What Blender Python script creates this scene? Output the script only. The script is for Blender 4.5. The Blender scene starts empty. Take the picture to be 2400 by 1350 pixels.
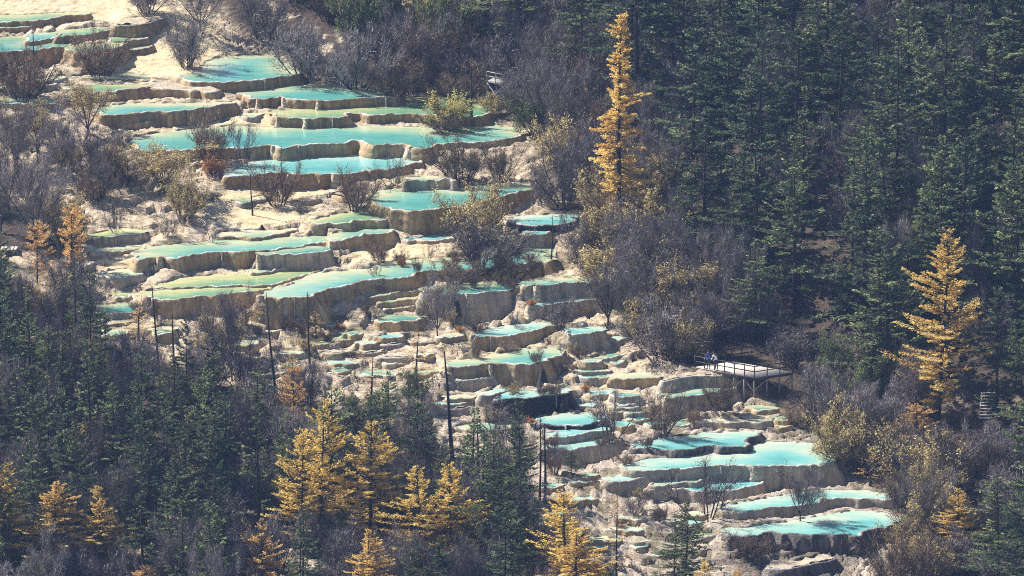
import bpy, math, random
import numpy as np
from mathutils import Vector, Matrix
from mathutils.geometry import delaunay_2d_cdt

# ------------------------------------------------------------------ camera, sky, sun, exposure
SC = bpy.context.scene
COL = SC.collection
DEP = math.radians(13.0)            # the camera looks down by this much
DIST = 600.0                        # metres to the middle of the terraces
FPX = 15000.0                       # focal length in photograph pixels (25 px per metre)
CD, SD = math.cos(DEP), math.sin(DEP)
CAMP = np.array([0.0, -DIST * CD, DIST * SD])
cam_d = bpy.data.cameras.new('camera')
cam_d.sensor_width = 36.0
cam_d.lens = 36.0 * FPX / 2400.0
cam_d.clip_start = 5.0
cam_d.clip_end = 6000.0
cam = bpy.data.objects.new('camera', cam_d)
COL.objects.link(cam)
cam.location = CAMP
cam.rotation_euler = (math.pi / 2 - DEP, 0, 0)
SC.camera = cam

SUN_EL, SUN_AZ = math.radians(42), math.radians(-58)    # azimuth from +Y towards +X
world = bpy.data.worlds.new('World')
SC.world = world
world.use_nodes = True
wn = world.node_tree
wn.nodes.clear()
sky = wn.nodes.new('ShaderNodeTexSky')
sky.sky_type = 'NISHITA'
sky.sun_disc = False
sky.sun_elevation = SUN_EL
sky.sun_rotation = SUN_AZ
sky.altitude = 3000
bg = wn.nodes.new('ShaderNodeBackground')
bg.inputs['Strength'].default_value = 0.065
wo = wn.nodes.new('ShaderNodeOutputWorld')
wn.links.new(sky.outputs[0], bg.inputs[0])
wn.links.new(bg.outputs[0], wo.inputs[0])

sun_d = bpy.data.lights.new('sun', 'SUN')
sun_d.energy = 5.0
sun_d.angle = math.radians(0.5)
sun_d.color = (1.0, 0.96, 0.90)
sun = bpy.data.objects.new('sun', sun_d)
COL.objects.link(sun)
sv = Vector((math.sin(SUN_AZ) * math.cos(SUN_EL), math.cos(SUN_AZ) * math.cos(SUN_EL), math.sin(SUN_EL)))
sun.rotation_euler = sv.to_track_quat('Z', 'Y').to_euler()
sun.location = (-120, 100, 200)

SC.view_settings.view_transform = 'Standard'
SC.view_settings.look = 'None'
SC.view_settings.exposure = 1.12
SC.view_settings.gamma = 1.0
SC.cycles.use_denoising = False
SC.cycles.filter_width = 1.0
SC.cycles.max_bounces = 5
SC.cycles.diffuse_bounces = 3
SC.cycles.transmission_bounces = 3
SC.cycles.volume_bounces = 0
SC.cycles.sample_clamp_indirect = 4

HAZE = 0.000105

# ------------------------------------------------------------------ small helpers
rng = np.random.default_rng(7)

def tag(o, label=None, cat=None, group=None, kind=None):
    if label: o['label'] = label
    if cat: o['category'] = cat
    if group: o['group'] = group
    if kind: o['kind'] = kind
    return o

def link(name, data, parent=None, mat=None):
    o = bpy.data.objects.new(name, data)
    COL.objects.link(o)
    if parent is not None: o.parent = parent
    if mat is not None and data is not None and len(data.materials) == 0:
        data.materials.append(mat)
    return o

def mk_mesh(name, V, Q=None, T=None, attrs=None, smooth=False, mat=None):
    me = bpy.data.meshes.new(name)
    V = np.asarray(V, dtype=np.float32).reshape(-1, 3)
    me.vertices.add(len(V))
    me.vertices.foreach_set('co', V.ravel())
    loops, starts, totals = [], [], []
    pos = 0
    for arr, k in ((Q, 4), (T, 3)):
        if arr is None or len(arr) == 0: continue
        arr = np.asarray(arr, dtype=np.int32).reshape(-1, k)
        loops.append(arr.ravel())
        starts.append(pos + np.arange(len(arr)) * k)
        totals.append(np.full(len(arr), k))
        pos += len(arr) * k
    L = np.concatenate(loops).astype(np.int32)
    me.loops.add(len(L)); me.loops.foreach_set('vertex_index', L)
    S = np.concatenate(starts).astype(np.int32); N = np.concatenate(totals).astype(np.int32)
    me.polygons.add(len(S)); me.polygons.foreach_set('loop_start', S); me.polygons.foreach_set('loop_total', N)
    if smooth: me.polygons.foreach_set('use_smooth', np.ones(len(S), dtype=bool))
    for an, av in (attrs or {}).items():
        av = np.asarray(av, dtype=np.float32)
        if av.ndim == 1:
            a = me.attributes.new(an, 'FLOAT', 'POINT'); a.data.foreach_set('value', av)
        elif av.shape[1] == 3:
            a = me.attributes.new(an, 'FLOAT_VECTOR', 'POINT'); a.data.foreach_set('vector', av.ravel())
        else:
            a = me.attributes.new(an, 'FLOAT_COLOR', 'POINT'); a.data.foreach_set('color', av.ravel())
    me.update(calc_edges=True)
    me.validate()
    if mat is not None: me.materials.append(mat)
    return me

class Geo:
    """collects quads and triangles of one mesh"""
    def __init__(s):
        s.V, s.Q, s.T, s.R, s.n = [], [], [], [], 0
    def add(s, V, Q=None, T=None, r=None):
        V = np.asarray(V, dtype=float).reshape(-1, 3)
        if Q is not None: s.Q.append(np.asarray(Q).reshape(-1, 4) + s.n)
        if T is not None: s.T.append(np.asarray(T).reshape(-1, 3) + s.n)
        s.V.append(V); s.R.append(np.zeros(len(V)) if r is None else np.broadcast_to(r, (len(V),)))
        s.n += len(V)
    def tube(s, P, R, k=5, cap=True, r=None):
        P = np.asarray(P, dtype=float); R = np.broadcast_to(np.asarray(R, dtype=float), (len(P),))
        tang = np.gradient(P, axis=0); tang /= np.linalg.norm(tang, axis=1)[:, None] + 1e-9
        ref = np.array([0.31, 0.2, 0.93]) if abs(tang[0][2]) < .9 else np.array([0.95, 0.3, 0.05])
        a = np.cross(tang, ref); a /= np.linalg.norm(a, axis=1)[:, None] + 1e-9
        b = np.cross(tang, a)
        th = np.arange(k) * 2 * math.pi / k
        V = P[:, None, :] + R[:, None, None] * (np.cos(th)[None, :, None] * a[:, None, :] + np.sin(th)[None, :, None] * b[:, None, :])
        n = len(P)
        i, j = np.meshgrid(np.arange(n - 1), np.arange(k), indexing='ij')
        j2 = (j + 1) % k
        Q = np.stack([i * k + j, i * k + j2, (i + 1) * k + j2, (i + 1) * k + j], -1).reshape(-1, 4)
        T = None
        V = V.reshape(-1, 3)
        if cap:
            V = np.concatenate([V, P[:1], P[-1:]])
            c0, c1 = n * k, n * k + 1
            jj = np.arange(k); jn = (jj + 1) % k
            T = np.concatenate([np.stack([jn, jj, np.full(k, c0)], -1), np.stack([(n - 1) * k + jj, (n - 1) * k + jn, np.full(k, c1)], -1)])
        s.add(V, Q, T, r)
    def box(s, c, ax, ay, az, r=None):
        """box from centre and three half-axis vectors"""
        c, ax, ay, az = map(lambda v: np.asarray(v, dtype=float), (c, ax, ay, az))
        V = np.array([c + i * ax + j * ay + k * az for k in (-1, 1) for j in (-1, 1) for i in (-1, 1)])
        Q = [[0, 2, 3, 1], [4, 5, 7, 6], [0, 1, 5, 4], [2, 6, 7, 3], [0, 4, 6, 2], [1, 3, 7, 5]]
        s.add(V, Q, None, r)
    def bar(s, p, q, w, h):
        p, q = np.asarray(p, float), np.asarray(q, float)
        d = q - p; L = np.linalg.norm(d); d /= L
        up = np.array([0, 0, 1.0]) if abs(d[2]) < .95 else np.array([0, 1.0, 0])
        a = np.cross(d, up); a /= np.linalg.norm(a); b = np.cross(a, d)
        s.box((p + q) / 2, d * L / 2, a * w / 2, b * h / 2)
    def mesh(s, name, mat=None, smooth=False, shift=None):
        V = np.concatenate(s.V)
        if shift is not None: V = V - np.asarray(shift)
        return mk_mesh(name, V, np.concatenate(s.Q) if s.Q else None, np.concatenate(s.T) if s.T else None,
                       {'rnd': np.concatenate(s.R)}, smooth, mat)

_lat = np.random.default_rng(99).random((256, 256))
def vnoise(x, y):
    x = np.asarray(x, float); y = np.asarray(y, float)
    xi, yi = np.floor(x).astype(int), np.floor(y).astype(int)
    fx, fy = x - xi, y - yi
    fx = fx * fx * (3 - 2 * fx); fy = fy * fy * (3 - 2 * fy)
    g = lambda a, b: _lat[a & 255, b & 255]
    return (g(xi, yi) * (1 - fx) + g(xi + 1, yi) * fx) * (1 - fy) + (g(xi, yi + 1) * (1 - fx) + g(xi + 1, yi + 1) * fx) * fy
def fbm(x, y, o=4):
    r, a, t = 0, 1.0, 0
    for k in range(o):
        r = r + a * vnoise(x * 2 ** k + 17.3 * k, y * 2 ** k + 5.1 * k); t += a; a *= .5
    return r / t
def sstep(a, b, x):
    t = np.clip((x - a) / (b - a), 0, 1)
    return t * t * (3 - 2 * t)

# photograph pixel (2400 x 1350) <-> world
def ray(u, v):
    u, v = np.asarray(u, float), np.asarray(v, float)
    a, b = (u - 1200) / FPX, (675 - v) / FPX
    return np.stack([a, CD + b * SD, -SD + b * CD], -1)
def at_z(u, v, z):
    d = ray(u, v)
    t = (np.asarray(z) - CAMP[2]) / d[..., 2]
    return CAMP + d * t[..., None]
def to_px(P):
    R = np.asarray(P, float) - CAMP
    f = R[..., 1] * CD - R[..., 2] * SD
    up = R[..., 1] * SD + R[..., 2] * CD
    return 1200 + FPX * R[..., 0] / f, 675 - FPX * up / f, f
TA = 0.150                             # the valley floor climbs away from the camera
def at_base(u, v):
    d = ray(u, v)
    t = (TA * CAMP[1] - CAMP[2]) / (d[..., 2] - TA * d[..., 1])
    return CAMP + d * t[..., None]
def in_poly(x, y, poly):
    x, y = np.asarray(x, float), np.asarray(y, float)
    r = np.zeros(x.shape, bool)
    n = len(poly)
    for i in range(n):
        x1, y1 = poly[i]; x2, y2 = poly[(i + 1) % n]
        if y1 == y2: continue
        r ^= ((y1 > y) != (y2 > y)) & (x < (x2 - x1) * (y - y1) / (y2 - y1) + x1)
    return r

def pin(x, y, poly):
    r = False
    n = len(poly)
    for i in range(n):
        x1, y1 = poly[i]; x2, y2 = poly[i - 1]
        if (y1 > y) != (y2 > y) and x < (x2 - x1) * (y - y1) / (y2 - y1) + x1: r = not r
    return r

# ------------------------------------------------------------------ materials (all procedural)
def new_mat(name):
    m = bpy.data.materials.new(name); m.use_nodes = True
    nt = m.node_tree; nt.nodes.clear()
    out = nt.nodes.new('ShaderNodeOutputMaterial')
    return m, nt, out
def N(nt, t, **kw):
    n = nt.nodes.new(t)
    for k, v in kw.items():
        if k in n.inputs: n.inputs[k].default_value = v
        else: setattr(n, k, v)
    return n
def ramp(nt, fac, stops):
    r = nt.nodes.new('ShaderNodeValToRGB')
    el = r.color_ramp.elements
    while len(el) < len(stops): el.new(0.5)
    for e, (p, c) in zip(el, stops):
        e.position = p; e.color = (*c, 1) if len(c) == 3 else c
    nt.links.new(fac, r.inputs[0])
    return r
def mixc(nt, fac, a, b, mode='MIX'):
    m = nt.nodes.new('ShaderNodeMix'); m.data_type = 'RGBA'; m.blend_type = mode
    for s, v in ((0, fac), (6, a), (7, b)):
        if isinstance(v, (int, float)): m.inputs[s].default_value = v
        elif isinstance(v, tuple): m.inputs[s].default_value = (*v, 1)
        else: nt.links.new(v, m.inputs[s])
    return m.outputs[2]

def mat_ground():
    m, nt, out = new_mat('travertine_ground')
    at = N(nt, 'ShaderNodeAttribute', attribute_name='tone')         # alpha: how smooth the crust is
    g = N(nt, 'ShaderNodeNewGeometry')
    def noise(sc, det, rough, scale=(1, 1, 1)):
        mp = N(nt, 'ShaderNodeMapping'); mp.inputs['Scale'].default_value = scale; nt.links.new(g.outputs['Position'], mp.inputs['Vector'])
        n = N(nt, 'ShaderNodeTexNoise', Scale=sc, Detail=det, Roughness=rough); nt.links.new(mp.outputs[0], n.inputs['Vector'])
        return n.outputs[0]
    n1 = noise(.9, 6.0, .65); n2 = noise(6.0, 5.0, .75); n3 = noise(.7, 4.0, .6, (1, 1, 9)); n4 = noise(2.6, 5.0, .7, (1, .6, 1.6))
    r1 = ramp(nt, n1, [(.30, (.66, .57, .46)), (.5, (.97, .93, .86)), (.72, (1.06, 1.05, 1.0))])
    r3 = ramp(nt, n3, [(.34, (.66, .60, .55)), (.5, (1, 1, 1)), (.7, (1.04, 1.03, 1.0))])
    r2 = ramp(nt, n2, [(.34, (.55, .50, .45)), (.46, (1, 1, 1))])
    r4 = ramp(nt, n4, [(.33, (.24, .20, .15)), (.42, (.85, .82, .78)), (.48, (1, 1, 1))])  # dark specks on rough crust: litter, plus small black shadows painted into the colour
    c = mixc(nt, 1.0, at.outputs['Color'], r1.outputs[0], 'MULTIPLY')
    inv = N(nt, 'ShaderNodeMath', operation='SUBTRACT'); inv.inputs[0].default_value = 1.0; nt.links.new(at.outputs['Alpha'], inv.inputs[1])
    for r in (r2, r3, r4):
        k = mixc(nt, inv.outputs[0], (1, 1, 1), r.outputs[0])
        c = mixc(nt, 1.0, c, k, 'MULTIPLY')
    b = N(nt, 'ShaderNodeBsdfPrincipled', Roughness=0.8)
    b.inputs['Specular IOR Level'].default_value = 0.2
    nt.links.new(c, b.inputs['Base Color'])
    h = N(nt, 'ShaderNodeMath', operation='ADD'); nt.links.new(n2, h.inputs[0]); nt.links.new(n3, h.inputs[1])
    bp = N(nt, 'ShaderNodeBump', Strength=0.9, Distance=0.16)
    nt.links.new(h.outputs[0], bp.inputs['Height']); nt.links.new(bp.outputs[0], b.inputs['Normal'])
    nt.links.new(b.outputs[0], out.inputs[0])
    return m

def mat_wall(name, lo, mid, hi, crest=(.66, .60, .50), bump=0.5):
    m, nt, out = new_mat(name)
    at = N(nt, 'ShaderNodeAttribute', attribute_name='flow')      # (run along the rim, metres above the water, seed)
    mp = N(nt, 'ShaderNodeMapping'); mp.inputs['Scale'].default_value = (2.2, 0.35, 1)
    nt.links.new(at.outputs['Vector'], mp.inputs['Vector'])
    n1 = N(nt, 'ShaderNodeTexNoise', Scale=1.0, Detail=5.0, Roughness=0.65); nt.links.new(mp.outputs[0], n1.inputs['Vector'])
    g = N(nt, 'ShaderNodeNewGeometry')
    n2 = N(nt, 'ShaderNodeTexNoise', Scale=0.5, Detail=5.0, Roughness=0.6); nt.links.new(g.outputs['Position'], n2.inputs['Vector'])
    n3 = N(nt, 'ShaderNodeTexNoise', Scale=5.0, Detail=4.0, Roughness=0.7); nt.links.new(g.outputs['Position'], n3.inputs['Vector'])
    r = ramp(nt, n1.outputs[0], [(0.33, lo), (0.5, mid), (0.68, hi)])
    r2 = ramp(nt, n2.outputs[0], [(0.30, (.52, .50, .52)), (0.45, (.95, .94, .92)), (0.58, (1.05, 1, .92)), (0.72, (1.25, 1.08, .78))])
    c = mixc(nt, 1.0, r.outputs[0], r2.outputs[0], 'MULTIPLY')
    mp5 = N(nt, 'ShaderNodeMapping'); mp5.inputs['Scale'].default_value = (1.1, .10, 1); nt.links.new(at.outputs['Vector'], mp5.inputs['Vector'])
    n5 = N(nt, 'ShaderNodeTexNoise', Scale=1.0, Detail=6.0, Roughness=0.7); nt.links.new(mp5.outputs[0], n5.inputs['Vector'])
    r5 = ramp(nt, n5.outputs[0], [(0.34, (.60, .57, .54)), (0.46, (1, 1, 1)), (0.62, (1, 1, 1)), (0.74, (1.35, 1.25, 1.1))])
    c = mixc(nt, 1.0, c, r5.outputs[0], 'MULTIPLY')
    sx = N(nt, 'ShaderNodeSeparateXYZ'); nt.links.new(at.outputs['Vector'], sx.inputs[0])
    ad = N(nt, 'ShaderNodeMath', operation='MULTIPLY_ADD'); nt.links.new(n3.outputs[0], ad.inputs[0]); ad.inputs[1].default_value = 0.34
    nt.links.new(sx.outputs['Y'], ad.inputs[2])
    rc = ramp(nt, ad.outputs[0], [(0.10, (0, 0, 0)), (0.19, (1, 1, 1))])
    mp4 = N(nt, 'ShaderNodeMapping'); mp4.inputs['Scale'].default_value = (0.45, 0.6, 1); nt.links.new(at.outputs['Vector'], mp4.inputs['Vector'])
    n4 = N(nt, 'ShaderNodeTexNoise', Scale=1.0, Detail=3.0); nt.links.new(mp4.outputs[0], n4.inputs['Vector'])
    r4 = ramp(nt, n4.outputs[0], [(0.42, (0, 0, 0)), (0.60, (1, 1, 1))])
    mu = N(nt, 'ShaderNodeMath', operation='MULTIPLY'); nt.links.new(rc.outputs[0], mu.inputs[0]); nt.links.new(r4.outputs[0], mu.inputs[1])
    c = mixc(nt, mu.outputs[0], c, crest)
    b = N(nt, 'ShaderNodeBsdfPrincipled', Roughness=0.62)
    b.inputs['Specular IOR Level'].default_value = 0.3
    nt.links.new(c, b.inputs['Base Color'])
    hm = N(nt, 'ShaderNodeMath', operation='MULTIPLY_ADD'); nt.links.new(n1.outputs[0], hm.inputs[0]); hm.inputs[1].default_value = 0.7; nt.links.new(n3.outputs[0], hm.inputs[2])
    bp = N(nt, 'ShaderNodeBump', Strength=bump, Distance=0.2); nt.links.new(hm.outputs[0], bp.inputs['Height']); nt.links.new(bp.outputs[0], b.inputs['Normal'])
    nt.links.new(b.outputs[0], out.inputs[0])
    return m

def mat_water(name, deep, mid, shore):
    m, nt, out = new_mat(name)
    at = N(nt, 'ShaderNodeAttribute', attribute_name='deep')
    g = N(nt, 'ShaderNodeNewGeometry')
    mp = N(nt, 'ShaderNodeMapping'); mp.inputs['Scale'].default_value = (0.22, 0.5, 1)
    nt.links.new(g.outputs['Position'], mp.inputs['Vector'])
    n1 = N(nt, 'ShaderNodeTexNoise', Scale=1.0, Detail=5.0, Roughness=0.6); nt.links.new(mp.outputs[0], n1.inputs['Vector'])
    mp3 = N(nt, 'ShaderNodeMapping'); mp3.inputs['Scale'].default_value = (0.5, 1.6, 1); nt.links.new(g.outputs['Position'], mp3.inputs['Vector'])
    n3 = N(nt, 'ShaderNodeTexNoise', Scale=1.0, Detail=6.0, Roughness=0.7); nt.links.new(mp3.outputs[0], n3.inputs['Vector'])
    m0 = N(nt, 'ShaderNodeMath', operation='MULTIPLY_ADD'); nt.links.new(n3.outputs[0], m0.inputs[0]); m0.inputs[1].default_value = 0.6; nt.links.new(at.outputs['Fac'], m0.inputs[2])
    ma = N(nt, 'ShaderNodeMath', operation='MULTIPLY_ADD'); nt.links.new(n1.outputs[0], ma.inputs[0]); ma.inputs[1].default_value = 0.9
    nt.links.new(m0.outputs[0], ma.inputs[2])
    ms = N(nt, 'ShaderNodeMath', operation='SUBTRACT'); nt.links.new(ma.outputs[0], ms.inputs[0]); ms.inputs[1].default_value = 0.72
    dk = (deep[0] * .55, deep[1] * .80, deep[2] * .82)
    r = ramp(nt, ms.outputs[0], [(0.04, shore), (0.36, mid), (0.66, deep), (1.0, dk)])
    b = N(nt, 'ShaderNodeBsdfPrincipled', Roughness=0.09, IOR=1.33)
    b.inputs['Specular IOR Level'].default_value = 0.33
    nt.links.new(r.outputs[0], b.inputs['Base Color'])
    mp2 = N(nt, 'ShaderNodeMapping'); mp2.inputs['Scale'].default_value = (1.2, 3.5, 1)
    nt.links.new(g.outputs['Position'], mp2.inputs['Vector'])
    n2 = N(nt, 'ShaderNodeTexNoise', Scale=1.0, Detail=2.0); nt.links.new(mp2.outputs[0], n2.inputs['Vector'])
    bp = N(nt, 'ShaderNodeBump', Strength=0.25, Distance=0.06); nt.links.new(n2.outputs[0], bp.inputs['Height']); nt.links.new(bp.outputs[0], b.inputs['Normal'])
    nt.links.new(b.outputs[0], out.inputs[0])
    return m

def mat_leaf(name, stops, trans=0.35, rough=0.6, vary=0.35):
    m, nt, out = new_mat(name)
    at = N(nt, 'ShaderNodeAttribute', attribute_name='rnd')
    oi = N(nt, 'ShaderNodeObjectInfo')
    r = ramp(nt, at.outputs['Fac'], stops)
    v = N(nt, 'ShaderNodeMapRange'); nt.links.new(oi.outputs['Random'], v.inputs[0])
    v.inputs[3].default_value = 1 - vary; v.inputs[4].default_value = 1 + vary
    h = N(nt, 'ShaderNodeHueSaturation'); nt.links.new(r.outputs[0], h.inputs['Color']); nt.links.new(v.outputs[0], h.inputs['Value'])
    d = N(nt, 'ShaderNodeBsdfDiffuse'); nt.links.new(h.outputs[0], d.inputs[0])
    if trans:
        t = N(nt, 'ShaderNodeBsdfTranslucent'); nt.links.new(h.outputs[0], t.inputs[0])
        mx = N(nt, 'ShaderNodeMixShader'); mx.inputs[0].default_value = trans
        nt.links.new(d.outputs[0], mx.inputs[1]); nt.links.new(t.outputs[0], mx.inputs[2])
        nt.links.new(mx.outputs[0], out.inputs[0])
    else:
        nt.links.new(d.outputs[0], out.inputs[0])
    return m

def mat_bark(name, a, b_, scale=3.0, rough=0.85):
    m, nt, out = new_mat(name)
    tc = N(nt, 'ShaderNodeTexCoord')
    mp = N(nt, 'ShaderNodeMapping'); mp.inputs['Scale'].default_value = (6, 6, 1)
    nt.links.new(tc.outputs['Object'], mp.inputs['Vector'])
    n = N(nt, 'ShaderNodeTexNoise', Scale=scale, Detail=4.0); nt.links.new(mp.outputs[0], n.inputs['Vector'])
    r = ramp(nt, n.outputs[0], [(0.35, a), (0.65, b_)])
    p = N(nt, 'ShaderNodeBsdfPrincipled', Roughness=rough); p.inputs['Specular IOR Level'].default_value = 0.2
    nt.links.new(r.outputs[0], p.inputs['Base Color'])
    bp = N(nt, 'ShaderNodeBump', Strength=0.5, Distance=0.05); nt.links.new(n.outputs[0], bp.inputs['Height']); nt.links.new(bp.outputs[0], p.inputs['Normal'])
    nt.links.new(p.outputs[0], out.inputs[0])
    return m

M = {}
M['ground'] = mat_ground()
M['tan'] = mat_wall('tan_travertine', (.26, .19, .10), (.43, .32, .17), (.58, .46, .29))
M['brown'] = mat_wall('brown_travertine', (.20, .135, .07), (.35, .245, .125), (.48, .36, .20))
M['grey'] = mat_wall('grey_travertine', (.26, .225, .17), (.40, .35, .27), (.53, .47, .38))
M['dark'] = mat_wall('wet_dark_travertine', (.012, .013, .016), (.022, .022, .024), (.05, .045, .04))
M['rough'] = mat_wall('knobbly_travertine', (.05, .042, .037), (.13, .112, .098), (.30, .26, .225), crest=(.45, .40, .36), bump=1.0)
SHORE = (.62, .54, .33)
M['w_turq'] = mat_water('turquoise_water', (.15, .385, .325), (.32, .46, .30), SHORE)
M['w_cyan'] = mat_water('pale_cyan_water', (.19, .46, .43), (.32, .53, .44), (.56, .56, .43))
M['w_green'] = mat_water('green_water', (.19, .35, .20), (.38, .43, .20), (.62, .54, .28))
M['w_teal'] = mat_water('deep_teal_water', (.09, .29, .24), (.23, .37, .23), (.5, .46, .26))
M['w_pale'] = mat_water('shallow_cream_water', (.42, .50, .33), (.55, .52, .33), (.68, .60, .42))
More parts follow.
